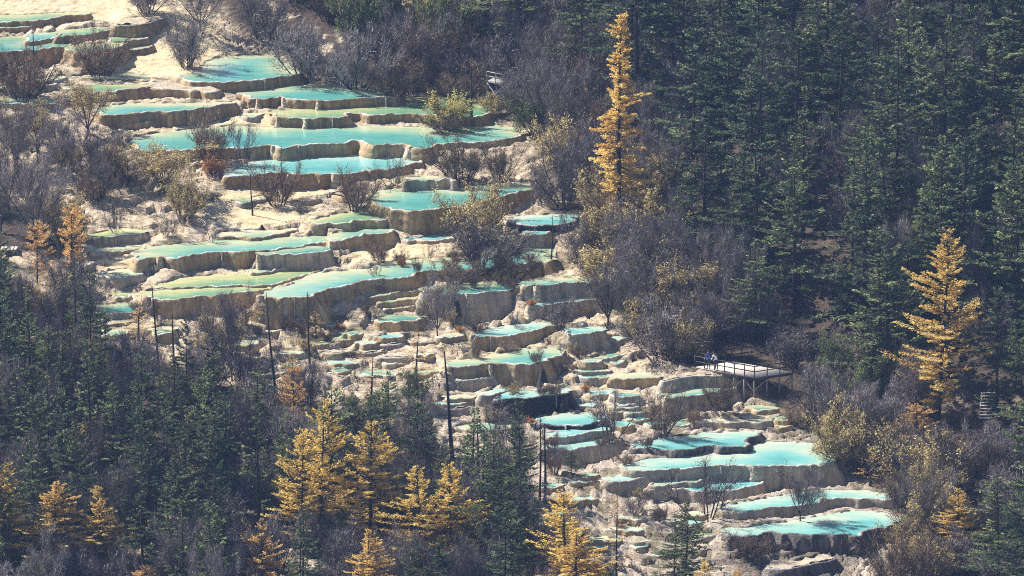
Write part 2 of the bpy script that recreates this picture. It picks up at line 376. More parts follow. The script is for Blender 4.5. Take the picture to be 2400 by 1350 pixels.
# ------------------------------------------------------------------ the pools: rim in front, shore behind, wall height
# (label, water or None for dry flowstone, wall, front rim, back shore, wall height in px: one number or one per front point)
POOLS = [
 ("narrow green pool with thin brown wall in the top left corner", 'green', 'brown', [(-60,56),(15,53),(80,48),(150,38),(200,33)], [(-60,36),(0,36),(70,35),(150,30),(198,31)], 14),
 ("small pale green pool below the narrow top left corner pool", 'green', 'brown', [(-60,69),(0,67),(40,65),(74,62)], [(-60,56),(5,55),(72,54)], 12),
 ("small green pool on the cream shelf behind the round top left bush", 'green', 'brown', [(146,86),(200,81),(250,71),(274,65)], [(150,72),(200,67),(264,61)], 19),
 ("dry brown flowstone block between the cream shelf and the upper bushes", None, 'brown', [(274,60),(300,60),(330,57),(374,45)], [(285,44),(330,40),(370,40)], 26),
 ("teal pool with tall brown wall at the left edge near the top", 'teal', 'brown', [(-60,124),(0,122),(60,118),(110,113),(164,107)], [(-60,90),(0,89),(45,86),(62,100),(110,98),(160,90)], [24,28,34,42,50]),
 ("crescent green pool stacked just above the tall brown wall pool", 'turq', 'brown', [(60,98),(90,97),(130,89),(152,84)], [(74,79),(105,77),(138,76)], 8),
 ("green pool half hidden behind the round bush at the top left", 'green', 'brown', [(170,120),(205,126),(250,118),(292,106)], [(166,110),(210,104),(250,102),(282,99)], [30,34,36,34]),
 ("small upper step pool on the right of the round top left bush", 'green', 'brown', [(262,98),(300,95),(343,90)], [(275,87),(335,84)], 15),
 ("small lower step pool on the right of the round top left bush", 'pale', 'brown', [(298,118),(330,116),(359,108)], [(296,111),(325,108),(347,104)], 12),
 ("big oval turquoise pool below the grey bushes at the top", 'turq', 'brown', [(424,184),(450,190),(480,193),(510,193),(560,191),(620,186),(660,181),(697,175)], [(432,176),(462,163),(482,149),(505,138),(545,132),(600,129),(645,133),(672,150),(695,169)], [4,6,14,22,22,22,22,20]),
 ("flat cream pool with low rim under the round top left bush", 'pale', 'brown', [(178,184),(250,186),(320,187),(345,188)], [(182,177),(250,168),(300,164),(335,176)], 4),
 ("green pool with brown wall left of the knobbly flowstone bank", 'green', 'brown', [(222,214),(260,215),(300,208),(345,204)], [(200,206),(260,200),(335,201)], 27),
 ("knobbly dry flowstone bank in front of the big oval pool", None, 'tan', [(338,206),(380,208),(430,211),(480,214),(503,215)], [(345,196),(400,189),(470,196),(500,206)], 19),
 ("turquoise pool with pale ripples above the tiny crescent basin", 'turq', 'brown', [(235,268),(290,267),(330,262),(390,261),(440,258),(480,253),(520,246),(547,243)], [(250,252),(300,244),(380,243),(450,243),(500,242),(540,240)], [26,28,30,30,32,32,32,30]),
 ("tiny crescent basin at the foot of the rippled turquoise pool", 'teal', 'tan', [(264,287),(300,288),(350,286),(400,278)], [(278,281),(330,278),(388,274)], 14),
 ("low teal pool at the left edge behind the dark shrubs", 'teal', 'brown', [(-60,244),(0,243),(60,243),(128,243)], [(-60,230),(0,230),(80,231),(130,234)], 12),
 ("wide turquoise pool behind the left end of the upper bushes' shore", 'turq', 'brown', [(563,222),(600,232),(640,229),(656,227),(668,231),(719,236),(748,237),(807,234),(867,231),(926,228),(942,224)], [(566,218),(600,213),(650,206),(700,199),(760,197),(830,204),(880,213),(938,220)], [14,18,20,20,18,18,18,19,19,19,18]),
 ("long green pool running behind the yellow willow bush", 'green', 'brown', [(640,273),(671,277),(710,277),(719,279),(778,276),(807,273),(814,265),(849,264),(873,270),(926,268),(967,267),(1030,271),(1086,274),(1139,271)], [(638,262),(700,256),(780,254),(835,251),(885,247),(940,240),(948,231),(980,228),(1040,226),(1100,230),(1143,243)], [18,19,18,18,18,18,20,20,18,18,18,18,18,18]),
 ("widest turquoise pool stretching under the yellow willow bush", 'turq', 'tan', [(326,352),(400,353),(500,349),(560,346),(610,344),(638,342),(660,346),(700,342),(750,338),(800,336),(845,331),(875,341),(920,340),(950,339),(958,346),(990,348),(1010,345),(1030,338),(1100,335),(1180,330),(1223,317)], [(326,320),(400,309),(480,300),(560,297),(640,300),(700,298),(760,291),(840,295),(900,296),(1000,300),(1040,306),(1100,298),(1160,292),(1200,298),(1228,311)], [16,18,22,26,27,24,27,28,28,30,32,26,28,28,28,26,20,14,12,12,12]),
 ("long turquoise pool crossed by a thin dead trunk", 'cyan', 'brown', [(528,412),(560,413),(600,412),(662,406),(713,408),(773,409),(800,410),(847,405),(855,400),(900,398),(933,393),(990,380)], [(532,405),(560,394),(600,376),(660,369),(720,366),(800,366),(880,363),(940,365),(984,372)], [22,26,28,30,33,34,26,22,22,20,18,14]),
 ("turquoise pool behind the round yellow green leafy bush", 'turq', 'brown', [(873,474),(887,481),(917,488),(953,493),(977,493),(1030,488),(1090,482),(1140,472),(1183,458),(1220,450),(1255,440)], [(870,463),(900,448),(945,443),(1065,440),(1100,437),(1150,433),(1200,427),(1244,432)], [6,14,26,48,54,54,50,46,34,26,22]),
 ("small grey block basin in the upper shore of the leafy bush pool", 'pale', 'grey', [(950,428),(965,424),(1000,422),(1052,421),(1064,426)], [(962,417),(1000,415),(1045,415)], [14,20,21,21,16]),
 ("narrow green pool right of the cream flat", 'green', 'tan', [(738,523),(780,522),(813,521),(825,517),(883,514),(927,511),(951,507)], [(736,517),(790,503),(840,497),(880,495),(892,503),(945,504)], [4,5,7,14,24,28,28]),
 ("small pale green pool on the cream flat beside the bare pole", 'pale', 'brown', [(515,553),(560,555),(600,558),(625,556),(643,551),(690,538)], [(517,546),(560,541),(605,539),(650,541),(684,535)], [5,6,6,8,10,8]),
 ("long turquoise pool with tall brown front wall in the middle left", 'turq', 'tan', [(326,607),(350,605),(373,603),(406,606),(445,600),(492,593),(548,591),(608,590),(693,580),(743,570),(770,565)], [(333,592),(350,581),(400,572),(480,567),(560,565),(630,562),(700,555),(745,550),(772,553)], [14,14,22,28,36,39,39,36,28,22,20]),
 ("short turquoise pool on a tan block at the right end of the long middle pool", 'turq', 'tan', [(776,567),(800,561),(850,550),(857,548),(890,547),(918,545),(924,542)], [(774,554),(785,545),(830,540),(880,535),(907,533),(922,538)], [20,20,28,36,40,42,36]),
 ("teal basin with grey wall set in front of the long middle pool", 'teal', 'grey', [(607,598),(640,596),(667,595),(733,593),(760,591)], [(610,592),(680,585),(740,579),(755,584)], [32,33,34,36,34]),
 ("tiny shelf pool under the grey walled basin", 'pale', 'tan', [(590,640),(625,637),(655,631),(683,624)], [(598,631),(630,627),(665,622)], 6),
 ("yellow green pool among shrubs on the left", 'green', 'grey', [(214,560),(255,557),(296,551),(337,547)], [(220,549),(260,542),(300,538),(334,541)], 15),
 ("shallow yellowish pool left of the long middle pool", 'pale', 'tan', [(228,597),(265,592),(296,587),(330,583)], [(224,586),(270,576),(328,573)], 6),
 ("small pale green pool with dark wall below the yellowish shallows", 'pale', 'grey', [(232,646),(281,651),(311,646),(330,639)], [(238,640),(280,631),(322,629)], [18,24,26,22]),
 ("long thin green pool with a low scalloped rim", 'green', 'tan', [(344,679),(400,674),(474,670),(560,669),(625,668),(660,660),(700,648),(750,633)], [(368,666),(400,660),(440,652),(500,645),(560,643),(600,645),(640,640),(690,632),(735,629)], 5),
 ("green pool with high tan wall below the scalloped rim", 'green', 'tan', [(344,695),(361,701),(415,701),(489,695),(578,686),(632,678)], [(348,686),(420,678),(500,674),(580,673),(626,671)], [34,40,42,40,38,30]),
 ("largest turquoise pool curving through the middle of the terraces", 'turq', 'tan', [(612,692),(663,698),(710,698),(738,694),(747,685),(800,673),(867,658),(960,647),(970,640),(1033,633),(1100,632),(1180,626),(1250,617),(1270,616),(1283,618)], [(638,683),(690,665),(720,655),(770,640),(860,630),(892,620),(940,612),(1000,608),(1060,604),(1150,590),(1200,585),(1240,580),(1288,590),(1292,604)], [44,46,46,44,40,28,22,22,24,28,30,34,38,38,34]),
 ("topmost narrow green step below the curving pool", 'green', 'tan', [(862,694),(920,688),(995,676)], [(870,684),(930,678),(990,671)], 11),
 ("second narrow green step below the curving pool", 'green', 'tan', [(886,711),(930,706),(972,701)], [(898,702),(940,697),(968,695)], 12),
 ("third narrow green step below the curving pool", 'pale', 'tan', [(902,727),(940,724),(978,716)], [(908,719),(972,711)], 11),
 ("lowest green step with a tan wall below the curving pool", 'teal', 'tan', [(880,752),(930,755),(985,750)], [(892,745),(940,738),(985,740)], 24),
 ("teal pool on top of the tallest grey wall", 'teal', 'grey', [(995,687),(1010,690),(1043,692),(1083,688),(1110,688),(1133,686),(1180,680),(1222,671)], [(998,676),(1050,672),(1120,667),(1200,661),(1217,664)], [40,44,50,62,76,79,79,76]),
 ("pale turquoise pool right of the tallest grey wall", 'turq', 'grey', [(1224,671),(1270,670),(1317,665),(1393,660)], [(1226,662),(1280,655),(1340,648),(1393,648)], 34),
 ("white rimmed pool under the pale pool at the forest edge", 'cyan', 'grey', [(1246,717),(1287,715),(1343,707),(1399,700)], [(1245,708),(1310,697),(1392,692)], 36),
 ("cyan pool with black undercut rim at the right forest edge", 'cyan', 'dark', [(1196,521),(1217,525),(1280,526),(1338,520)], [(1199,512),(1260,505),(1342,502)], 15),
 ("tiny cyan pool on a grey lump left of the short dead trunk", 'cyan', 'grey', [(1232,549),(1260,551),(1288,545)], [(1240,543),(1284,539)], 30),
 ("cyan pool on a tan drum under the tallest grey wall", 'cyan', 'tan', [(1117,790),(1169,788),(1236,777),(1262,771),(1302,763)], [(1126,780),(1170,768),(1240,758),(1294,759)], [30,34,34,22,16]),
 ("small cyan pool on a grey wall beside the right forest", 'cyan', 'grey', [(1330,782),(1370,782),(1417,777)], [(1338,770),(1400,767),(1416,771)], [38,44,44]),
 ("bright turquoise pool on the tan block with a dark spill stain", 'turq', 'tan', [(1041,861),(1094,861),(1142,854),(1206,854),(1259,852),(1281,841),(1318,827)], [(1054,849),(1142,835),(1206,823),(1262,818),(1308,821)], [12,14,48,54,54,50,40]),
 ("small teal pool on a grey drum left of the spill stained block", 'turq', 'grey', [(1071,891),(1112,890),(1152,884)], [(1078,881),(1130,875),(1149,877)], [24,27,27]),
 ("smallest pool on a rounded grey stub above the black wall's left end", 'cyan', 'grey', [(1128,929),(1150,927),(1180,918)], [(1134,920),(1176,912)], 26),
 ("cyan pool spilling over the black wet wall", 'cyan', 'dark', [(1164,936),(1225,934),(1285,929),(1318,926),(1334,918)], [(1200,921),(1262,914),(1311,910),(1331,914)], [36,42,42,40,30]),
 ("pale flat shelf at the foot of the black wet wall's left end", 'pale', 'grey', [(1180,962),(1215,958),(1228,952)], [(1178,953),(1215,950)], [16,20,26]),
 ("turquoise pool below the black wet wall", 'cyan', 'dark', [(1259,989),(1289,996),(1337,998),(1386,996),(1408,988)], [(1278,980),(1337,970),(1375,968),(1410,975)], 11),
 ("shallow pale green pool left of the twin bare trunks", 'pale', 'tan', [(1073,1005),(1140,1009),(1192,1003)], [(1079,998),(1140,990),(1191,991)], 6),
 ("pale shelf pool between the turquoise pool and the grey curved wall", 'cyan', 'grey', [(1284,1024),(1340,1021),(1422,1010)], [(1289,1016),(1340,1012),(1408,1004)], 17),
 ("cyan pool with a long grey curved wall behind the twin bare trunks", 'cyan', 'grey', [(1281,1054),(1337,1055),(1375,1048),(1420,1040),(1452,1034)], [(1285,1043),(1350,1036),(1425,1029)], [30,34,36,40,44]),
 ("pale pool on a tan block left of the viewing deck", 'pale', 'tan', [(1437,889),(1487,888),(1546,887)], [(1440,880),(1480,873),(1522,874),(1546,881)], 20),
 ("dry grey wall under the viewing deck", None, 'grey', [(1556,892),(1600,885),(1650,881),(1694,878)], [(1596,876),(1640,871),(1684,868)], 25),
 ("round turquoise pool with smooth grey wall below the viewing deck", 'turq', 'grey', [(1560,933),(1600,930),(1656,926),(1705,918),(1727,910)], [(1562,921),(1619,912),(1675,903),(1714,903)], [32,35,36,36,34]),
 ("thin pale pool above the bright cyan pair", 'pale', 'grey', [(1636,989),(1700,993),(1792,990)], [(1676,985),(1740,983),(1791,984)], 15),
 ("bright cyan pool with a mossy knobbly front rim", 'cyan', 'rough', [(1489,1050),(1510,1051),(1577,1057),(1622,1053),(1656,1047),(1712,1049),(1746,1044),(1752,1029),(1783,1017)], [(1494,1040),(1544,1028),(1619,1022),(1694,1014),(1770,1011)], [4,6,12,15,16,16,18,18,16]),
 ("broad bright cyan pool forked into two lobes", 'cyan', 'grey', [(1474,1102),(1525,1103),(1574,1098),(1619,1098),(1675,1094),(1750,1090),(1799,1094),(1862,1092),(1954,1085)], [(1479,1092),(1525,1077),(1585,1072),(1660,1066),(1712,1067),(1761,1046),(1787,1037),(1844,1036),(1911,1043),(1930,1062),(1948,1075)], [14,16,22,30,36,38,54,58,56]),
 ("pale cyan ledge pool left under the forked pool", 'cyan', 'grey', [(1424,1129),(1476,1126),(1521,1118),(1549,1112)], [(1424,1120),(1480,1110),(1542,1106)], 22),
 ("milky shelf pool right of the pale cyan ledge pool", 'pale', 'grey', [(1530,1138),(1580,1133),(1640,1129)], [(1538,1122),(1600,1115),(1642,1116)], 10),
 ("cyan pool behind the spiky bare bush near the bottom", 'cyan', 'grey', [(1522,1149),(1585,1148),(1637,1150),(1712,1150),(1750,1143),(1794,1131)], [(1516,1141),(1581,1136),(1675,1125),(1750,1120),(1790,1124)], 30),
 ("cyan pool behind the small spreading bare tree at the bottom right", 'cyan', 'grey', [(1684,1197),(1742,1201),(1799,1190),(1862,1186),(1919,1178),(1945,1169),(1994,1167),(2086,1170)], [(1690,1190),(1750,1178),(1806,1166),(1862,1155),(1937,1150),(2012,1150),(2071,1158)], [8,18,26,28,28,22,22,20]),
 ("lowest turquoise pool above the dark knobbly boulder wall", 'cyan', 'rough', [(1699,1252),(1750,1259),(1810,1252),(1881,1253),(1952,1252),(2012,1257),(2027,1246),(2090,1233)], [(1708,1242),(1787,1230),(1862,1222),(1919,1211),(1994,1199),(2069,1203),(2096,1214)], [16,28,36,40,42,44,38,30]),
 ("dry dark curved basin wall at the bottom edge", None, 'rough', [(1802,1330),(1850,1333),(1900,1327),(1945,1310)], [(1812,1318),(1870,1316),(1930,1304)], 24),
 ("small green pool below the high tan wall, right of the leafy bare bush", 'pale', 'tan', [(542,810),(580,812),(607,803)], [(549,801),(602,795)], 15),
 ("shaded teal pool left of the leaning dead trunk", 'teal', 'grey', [(190,731),(250,734),(322,727)], [(200,717),(250,714),(305,713)], 13),
 ("small shaded pool among ledges under the shaded teal pool", 'pale', 'grey', [(244,784),(275,786),(305,780)], [(250,775),(298,772)], 14),
 ("small pale green pool beside the leaning dead trunk", 'pale', 'tan', [(362,782),(385,784),(405,779)], [(364,768),(400,765)], 20),
]
# many little rimstone basins on the rocky slopes between the big pools
_g = np.random.default_rng(31)
_taken = [np.array(list(p[3]) + list(p[4])[::-1], float) for p in POOLS]
_foot = [(min(q[0] for q in p[3]) - 8, max(q[0] for q in p[3]) + 8, min(q[1] for q in p[4]) - 10, max(q[1] for q in p[3]) + (p[5] if np.isscalar(p[5]) else max(p[5])) + 10) for p in POOLS]
SMALL = []
for (x0, y0, x1, y1), n in [((420,745,800,880),9),((780,690,1090,880),15),((1380,850,1560,1000),13),((1290,1065,1520,1310),13),((1480,950,1720,1012),5),((200,600,335,770),6),((950,545,1060,600),4),((1140,700,1260,760),2),
      ((470,215,600,300),5),((560,440,740,475),3),((780,575,960,622),4),((1720,960,1850,1010),3),((1050,760,1260,1000),10),((1310,790,1450,900),9),((1160,545,1240,585),3),((230,560,330,600),2),((1500,1200,1700,1320),6),((60,150,230,215),3),((700,440,880,470),2),((1200,470,1320,510),3)]:
    k = tries = 0
    while k < n and tries < 240:
        tries += 1
        u, v = _g.uniform(x0, x1), _g.uniform(y0, y1); w = _g.uniform(17, 46); dpt = _g.uniform(5, 11); h = _g.uniform(7, 18)
        box = (u - w, u + w, v - dpt - 1, v + h + 1)
        if any(not (box[1] < f[0] or box[0] > f[1] or box[3] < f[2] + 6 or box[2] > f[3] - 6) for f in _foot): continue
        a_ = np.linspace(-1, 1, 6); sk = _g.uniform(-.22, .1)
        fr = [(u + w * t, v + sk * w * t * .5 + 3.5 * (1 - t * t) - 2 + _g.normal(0, .8)) for t in a_]
        bk = [(u + w * t * .9, v + sk * w * t * .5 - dpt * (1 - .5 * t * t)) for t in (-.9, -.3, .3, .9)]
        dry = _g.random() < .12
        POOLS.append((None, None if dry else _g.choice(['pale', 'turq', 'green', 'teal', 'cyan']), str(_g.choice(['tan', 'grey', 'tan'])), fr, bk, [h * (.6 + .4 * (1 - t * t)) for t in a_]))
        _foot.append((box[0] + 4, box[1] - 4, box[2] + 3, box[3] - 3)); SMALL.append((len(POOLS) - 1, u, v, dry)); k += 1
_LMK = [('the high tan wall', 480, 715), ('the lowest green step', 935, 760), ('the tan block with the dark spill', 1210, 880), ('the viewing deck', 1700, 870), ('the long grey curved wall', 1370, 1065), ('the forked cyan pool', 1720, 1080), ('the bare pole on the flat', 590, 500),
        ('the long middle pool', 500, 610), ('the leafy round shrub', 1118, 500), ('the tallest grey wall', 1160, 720), ('the big oval pool', 570, 170), ('the spiky dark shrub at the bottom', 1658, 1180), ('the twin bare trunks', 1272, 1090), ('the round top left bush', 235, 150)]
_ord = ['nearest', 'second nearest', 'third nearest', 'fourth nearest', 'fifth nearest', 'sixth nearest', 'seventh nearest', 'eighth nearest', 'ninth nearest', 'tenth nearest', 'eleventh nearest', 'twelfth nearest', 'thirteenth nearest', 'fourteenth nearest']
_gr = {}
for ip, u, v, dry in SMALL:
    d = [math.hypot(u - a, v - b) for _, a, b in _LMK]; k = int(np.argmin(d)); dx, dy = u - _LMK[k][1], v - _LMK[k][2]
    sec = ('right of' if dx > 0 else 'left of') if abs(dx) > abs(dy) else ('below' if dy > 0 else 'above')
    _gr.setdefault((dry, k, sec), []).append((d[k], ip))
for (dry, k, sec), L in _gr.items():
    L.sort()
    for r, (_, ip) in enumerate(L):
        POOLS[ip] = (('little dry rimstone step, %s %s %s' if dry else 'little rimstone basin, %s %s %s') % (_ord[min(r, 13)], sec, _LMK[k][0]),) + POOLS[ip][1:]
NP = len(POOLS)

def resample(pts, n):
    pts = np.asarray(pts, float)
    d = np.concatenate([[0], np.cumsum(np.hypot(*(pts[1:] - pts[:-1]).T))])
    s = np.linspace(0, d[-1], n)
    return np.stack([np.interp(s, d, pts[:, 0]), np.interp(s, d, pts[:, 1])], -1), s / d[-1], d / d[-1]

PP = []
for lab, wc, wl, fr, bk, h in POOLS:
    fr, bk = np.array(fr, float), np.array(bk, float)
    hh = np.full(len(fr), float(h)) if np.isscalar(h) else np.array(h, float)
    PP.append(dict(label=lab, water=wc, wall=wl, fr=fr, bk=bk, h=hh, poly=np.concatenate([fr, bk[::-1]])))
    q = PP[-1]['poly']; PP[-1]['pl'] = [tuple(map(float, t)) for t in q]; PP[-1]['bb'] = (q[:, 0].min(), q[:, 0].max(), q[:, 1].min(), q[:, 1].max())

# levels of all pools in one least-squares fit: the foot of a wall stands in the pool it is seen to stand in
rows, rhs = [], []
for i, p in enumerate(PP):
    f2, s, d = resample(p['fr'], 9)
    hs = np.interp(s, d, p['h'])
    for (u, v), h in zip(f2[1:-1], hs[1:-1]):
        B = at_base(u, v + h)
        hm = h / (FPX / to_px(B)[2]) / CD
        hit = None
        for j, q in enumerate(PP):
            bb = q['bb']
            if j != i and bb[0] < u < bb[1] and bb[2] < v + h + 5 and v + h + 2 < bb[3] and (pin(u, v + h + 2, q['pl']) or pin(u, v + h + 5, q['pl'])): hit = j
        r = np.zeros(NP); r[i] = 1
        if hit is not None:
            r[hit] = -1; rows.append(r); rhs.append(hm)
        r = np.zeros(NP); r[i] = 0.22 if hit is not None else .5
        rows.append(r); rhs.append((B[2] + hm) * r[i])
Z, *_ = np.linalg.lstsq(np.array(rows), np.array(rhs), rcond=None)

# rim outlines in the world, walls as real thicknesses around them
def smooth_ring(pts, step):
    """closed Catmull-Rom through pts, resampled"""
    n = len(pts); out = []
    for i in range(n):
        p0, p1, p2, p3 = pts[i - 1], pts[i], pts[(i + 1) % n], pts[(i + 2) % n]
        m = max(2, int(np.linalg.norm(p2 - p1) / step))
        t = (np.arange(m) / m)[:, None]
        l = np.linalg.norm(p2 - p1)
        m1 = (p2 - p0) * .5; m2 = (p3 - p1) * .5
        for mm in (m1, m2):
            k = np.linalg.norm(mm)
            if k > l: mm *= l / k
        out.append((2*t**3 - 3*t**2 + 1)*p1 + (t**3 - 2*t**2 + t)*m1 + (-2*t**3 + 3*t**2)*p2 + (t**3 - t**2)*m2)
    return np.concatenate(out)

CON = []                                   # ground level known at these points
for i, p in enumerate(PP):
    z = Z[i]
    W = at_z(p['poly'][:, 0], p['poly'][:, 1], np.full(len(p['poly']), z))[:, :2]
    R = smooth_ring(W, 0.21)
    seg = np.linalg.norm(np.roll(R, -1, 0) - R, axis=1)
    keep = seg > 0.05
    R = R[keep]; seg = np.linalg.norm(np.roll(R, -1, 0) - R, axis=1)
    s = np.concatenate([[0], np.cumsum(seg)[:-1]])
    tg = np.roll(R, -1, 0) - np.roll(R, 1, 0); tg /= np.linalg.norm(tg, axis=1)[:, None] + 1e-9
    nrm = np.stack([tg[:, 1], -tg[:, 0]], -1)
    area = 0.5 * np.sum(R[:, 0] * np.roll(R[:, 1], -1) - np.roll(R[:, 0], -1) * R[:, 1])
    if area < 0: nrm = -nrm
    # smooth normals a little so the flare does not fold
    for _ in range(3): nrm = (np.roll(nrm, 1, 0) + nrm * 2 + np.roll(nrm, -1, 0)) / 4
    nrm /= np.linalg.norm(nrm, axis=1)[:, None] + 1e-9
    sc_ = np.abs(vnoise(s / 1.5 + i * 13, s * 0 + i) - .5) * 2
    wob = (.5 - sc_) * 0.55 + (vnoise(s / 4.2 + i * 3, s * 0 + i + 80) - .5) * .5 + (vnoise(s / 0.5 + i * 7, s * 0 + i + 50) - .5) * 0.18
    wob *= min(1, np.ptp(W[:, 0]) / 5)
    R2 = R + nrm * wob[:, None]
    F3 = at_z(p['fr'][:, 0], p['fr'][:, 1], np.full(len(p['fr']), z))[:, :2]; B3 = at_z(p['bk'][:, 0], p['bk'][:, 1], np.full(len(p['bk']), z))[:, :2]
    F3, B3 = resample(F3, 80)[0], resample(B3, 80)[0]
    dF = np.min(np.hypot(R[:, None, 0] - F3[None, :, 0], R[:, None, 1] - F3[None, :, 1]), 1); dB = np.min(np.hypot(R[:, None, 0] - B3[None, :, 0], R[:, None, 1] - B3[None, :, 1]), 1)
    wf = sstep(.35, .65, dB / (dF + dB + 1e-6))
    p.update(ring=R2, nrm=nrm, s=s, z=z, wpoly=R2, wf=wf)
    f2, sf, df = resample(p['fr'], max(8, int(np.ptp(p['fr'][:, 0]) / 9)))
    hs = np.interp(sf, df, p['h'])
    Pw = at_z(f2[:, 0], f2[:, 1], np.full(len(f2), z))
    hm = hs / (FPX / to_px(Pw)[2]) / CD
    p['hmax'] = hm.max()
    for (x, y, _), h in zip(Pw, hm): CON.append((x, y - .25, z - h, 1.0))
    b2, _, _ = resample(p['bk'], max(5, int(np.ptp(p['bk'][:, 0]) / 14)))
    Pb = at_z(b2[:, 0], b2[:, 1], np.full(len(b2), z))
    for x, y, _ in Pb: CON.append((x, y + .4, z + .06, .6))
CON = np.array(CON)

# ------------------------------------------------------------------ the ground
BND = np.array([at_base(u, v)[:2] for u, v in [(300,-260),(620,20),(1150,215),(1290,430),(1450,680),(1880,890),(2130,1180),(2250,1500)]])
BND = BND[np.argsort(BND[:, 1])]
def hill(x, y):
    xb = np.interp(y, BND[:, 1], BND[:, 0])
    t = x - xb - 1.0
    return 0.24 * np.log1p(np.exp(np.clip(t, -20, 60) / 2.0)) * 2.0
def base(x, y):
    return TA * y + hill(x, y)

GX0, GX1, GY0, GY1 = -62.0, 62.0, -100.0, 112.0
cx, cy = np.arange(GX0, GX1 + .1, 0.8), np.arange(GY0, GY1 + .1, 0.8)
CXX, CYY = np.meshgrid(cx, cy)
res = CON[:, 2] - base(CON[:, 0], CON[:, 1])
FC = np.zeros(CXX.shape)
for r in range(CXX.shape[0]):
    d2 = (CXX[r][:, None] - CON[None, :, 0]) ** 2 + (CYY[r][:, None] - CON[None, :, 1]) ** 2
    w = CON[None, :, 3] / (d2 + 0.25) ** 2
    FC[r] = (w * res[None]).sum(1) / (w.sum(1) + 1 / 7.0 ** 4)
def bil(F, x, y, x0, y0, st):
    gx = np.clip((x - x0) / st, 0, F.shape[1] - 1.001); gy = np.clip((y - y0) / st, 0, F.shape[0] - 1.001)
    i, j = gx.astype(int), gy.astype(int); fx, fy = gx - i, gy - j
    return (F[j, i] * (1 - fx) + F[j, i + 1] * fx) * (1 - fy) + (F[j + 1, i] * (1 - fx) + F[j + 1, i + 1] * fx) * fy

SX, SY = 0.22, 0.24
gx, gy = np.arange(GX0, GX1 + .01, SX), np.arange(GY0, GY1 + .01, SY)
XX, YY = np.meshgrid(gx, gy)
H0 = base(XX, YY) + bil(FC, XX, YY, GX0, GY0, 0.8)
U, Vp, _ = to_px(np.stack([XX, YY, H0], -1))
wu, wv = U + (fbm(XX * .3, YY * .3) - .5) * 120, Vp + (fbm(XX * .3 + 40, YY * .3) - .5) * 70
TERR = [(-200,-120),(330,-100),(560,60),(700,185),(1140,245),(1235,320),(1290,470),(1380,560),(1420,720),(1560,860),(1760,900),(1830,990),(1980,1060),(2110,1170),(2120,1260),(2060,1480),(1500,1480),(1260,1180),(900,1000),(640,930),(380,900),(230,760),(180,560),(-200,430)]
terr = in_poly(wu, wv, TERR).astype(float)
def blur(F, k):
    for ax in (0, 1):
        F = sum(np.roll(F, s_, ax) for s_ in range(-k, k + 1)) / (2 * k + 1)
    return F
terr = blur(terr, 5)
FLAT = [(400,130,130,80),(300,30,120,40),(620,480,130,55),(290,625,60,30),(1440,930,70,30),(900,600,120,22),(660,640,80,14),(600,290,180,20),(100,20,200,40)]
flat = np.zeros(XX.shape)
for a, b, c, d in FLAT: flat = np.maximum(flat, sstep(1.25, .75, np.hypot((wu - a) / c, (wv - b) / d)))
# distance-like mask near pools keeps the ledges from climbing over rims
inside = np.zeros(XX.shape, bool); floor_z = np.full(XX.shape, 1e9); near = np.zeros(XX.shape)
for p in PP:
    lo, hi = p['wpoly'].min(0) - 1, p['wpoly'].max(0) + 1
    ix = slice(max(0, int((lo[0] - GX0) / SX)), int((hi[0] - GX0) / SX) + 2); iy = slice(max(0, int((lo[1] - GY0) / SY)), int((hi[1] - GY0) / SY) + 2)
    m = in_poly(XX[iy, ix], YY[iy, ix], p['wpoly'])
    inside[iy, ix] |= m
    fz = floor_z[iy, ix]; fz[m] = np.minimum(fz[m], p['z'] - .6); floor_z[iy, ix] = fz
near = blur(inside.astype(float), 4)
calm = np.clip(near * 1.6, 0, 1)
step = 0.34 + 0.5 * vnoise(XX * .09 + 5, YY * .07 + 9)
q = (H0 + (fbm(XX * .22, YY * .16, 5) - .5) * 3.0) / step
fr_ = q - np.floor(q)
led = (np.floor(q) + sstep(.86, .97, fr_) - q + .5) * step
q2 = (H0 + led + (fbm(XX * .55 + 7, YY * .40, 3) - .5) * 1.5) / .17
led = led + (np.floor(q2) + sstep(.72, .97, q2 - np.floor(q2)) - q2 + .5) * .17
lump = np.abs(fbm(XX * .9, YY * 1.2, 3) - .5) * -0.9 + .12
rough = (1 - .85 * flat) * (1 - .75 * calm)
HH = H0 + led * rough * (0.35 + .60 * terr) + lump * rough * .15 + (fbm(XX * 3.1, YY * 2.6, 2) - .5) * .14 * rough
HH = np.where(inside, np.minimum(floor_z, 1e8), HH)

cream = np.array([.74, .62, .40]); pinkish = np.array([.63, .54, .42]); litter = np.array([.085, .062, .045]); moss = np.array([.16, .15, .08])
f_ = np.clip(flat + .55 * (fbm(XX * .25 + 9, YY * .2, 3) - .45) * 2, 0, 1)[..., None]
C = pinkish * (1 - f_) + cream * f_
low = sstep(820, 1080, wv)[..., None] * .8          # greyer stone in the lower terraces
C = C * (1 - low) + np.array([.55, .485, .42]) * low
dk_ = sstep(1.2, .7, np.hypot((wu - 1850) / 180, (wv - 1312) / 48))[..., None] * .8   # dark boulder ground under the last pool
C = C * (1 - dk_) + np.array([.16, .135, .12]) * dk_
st_ = sstep(.56, .72, fbm(XX * .5 + 80, YY * .45, 4))[..., None] * (1 - flat[..., None]) * .75
C = C * (1 - st_) + moss * st_
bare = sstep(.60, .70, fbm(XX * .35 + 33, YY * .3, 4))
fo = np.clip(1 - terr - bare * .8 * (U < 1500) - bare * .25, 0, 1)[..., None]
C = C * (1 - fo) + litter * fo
ny, nx = XX.shape
idx = np.arange(nx * ny).reshape(ny, nx)
Qg = np.stack([idx[:-1, :-1], idx[:-1, 1:], idx[1:, 1:], idx[1:, :-1]], -1).reshape(-1, 4)
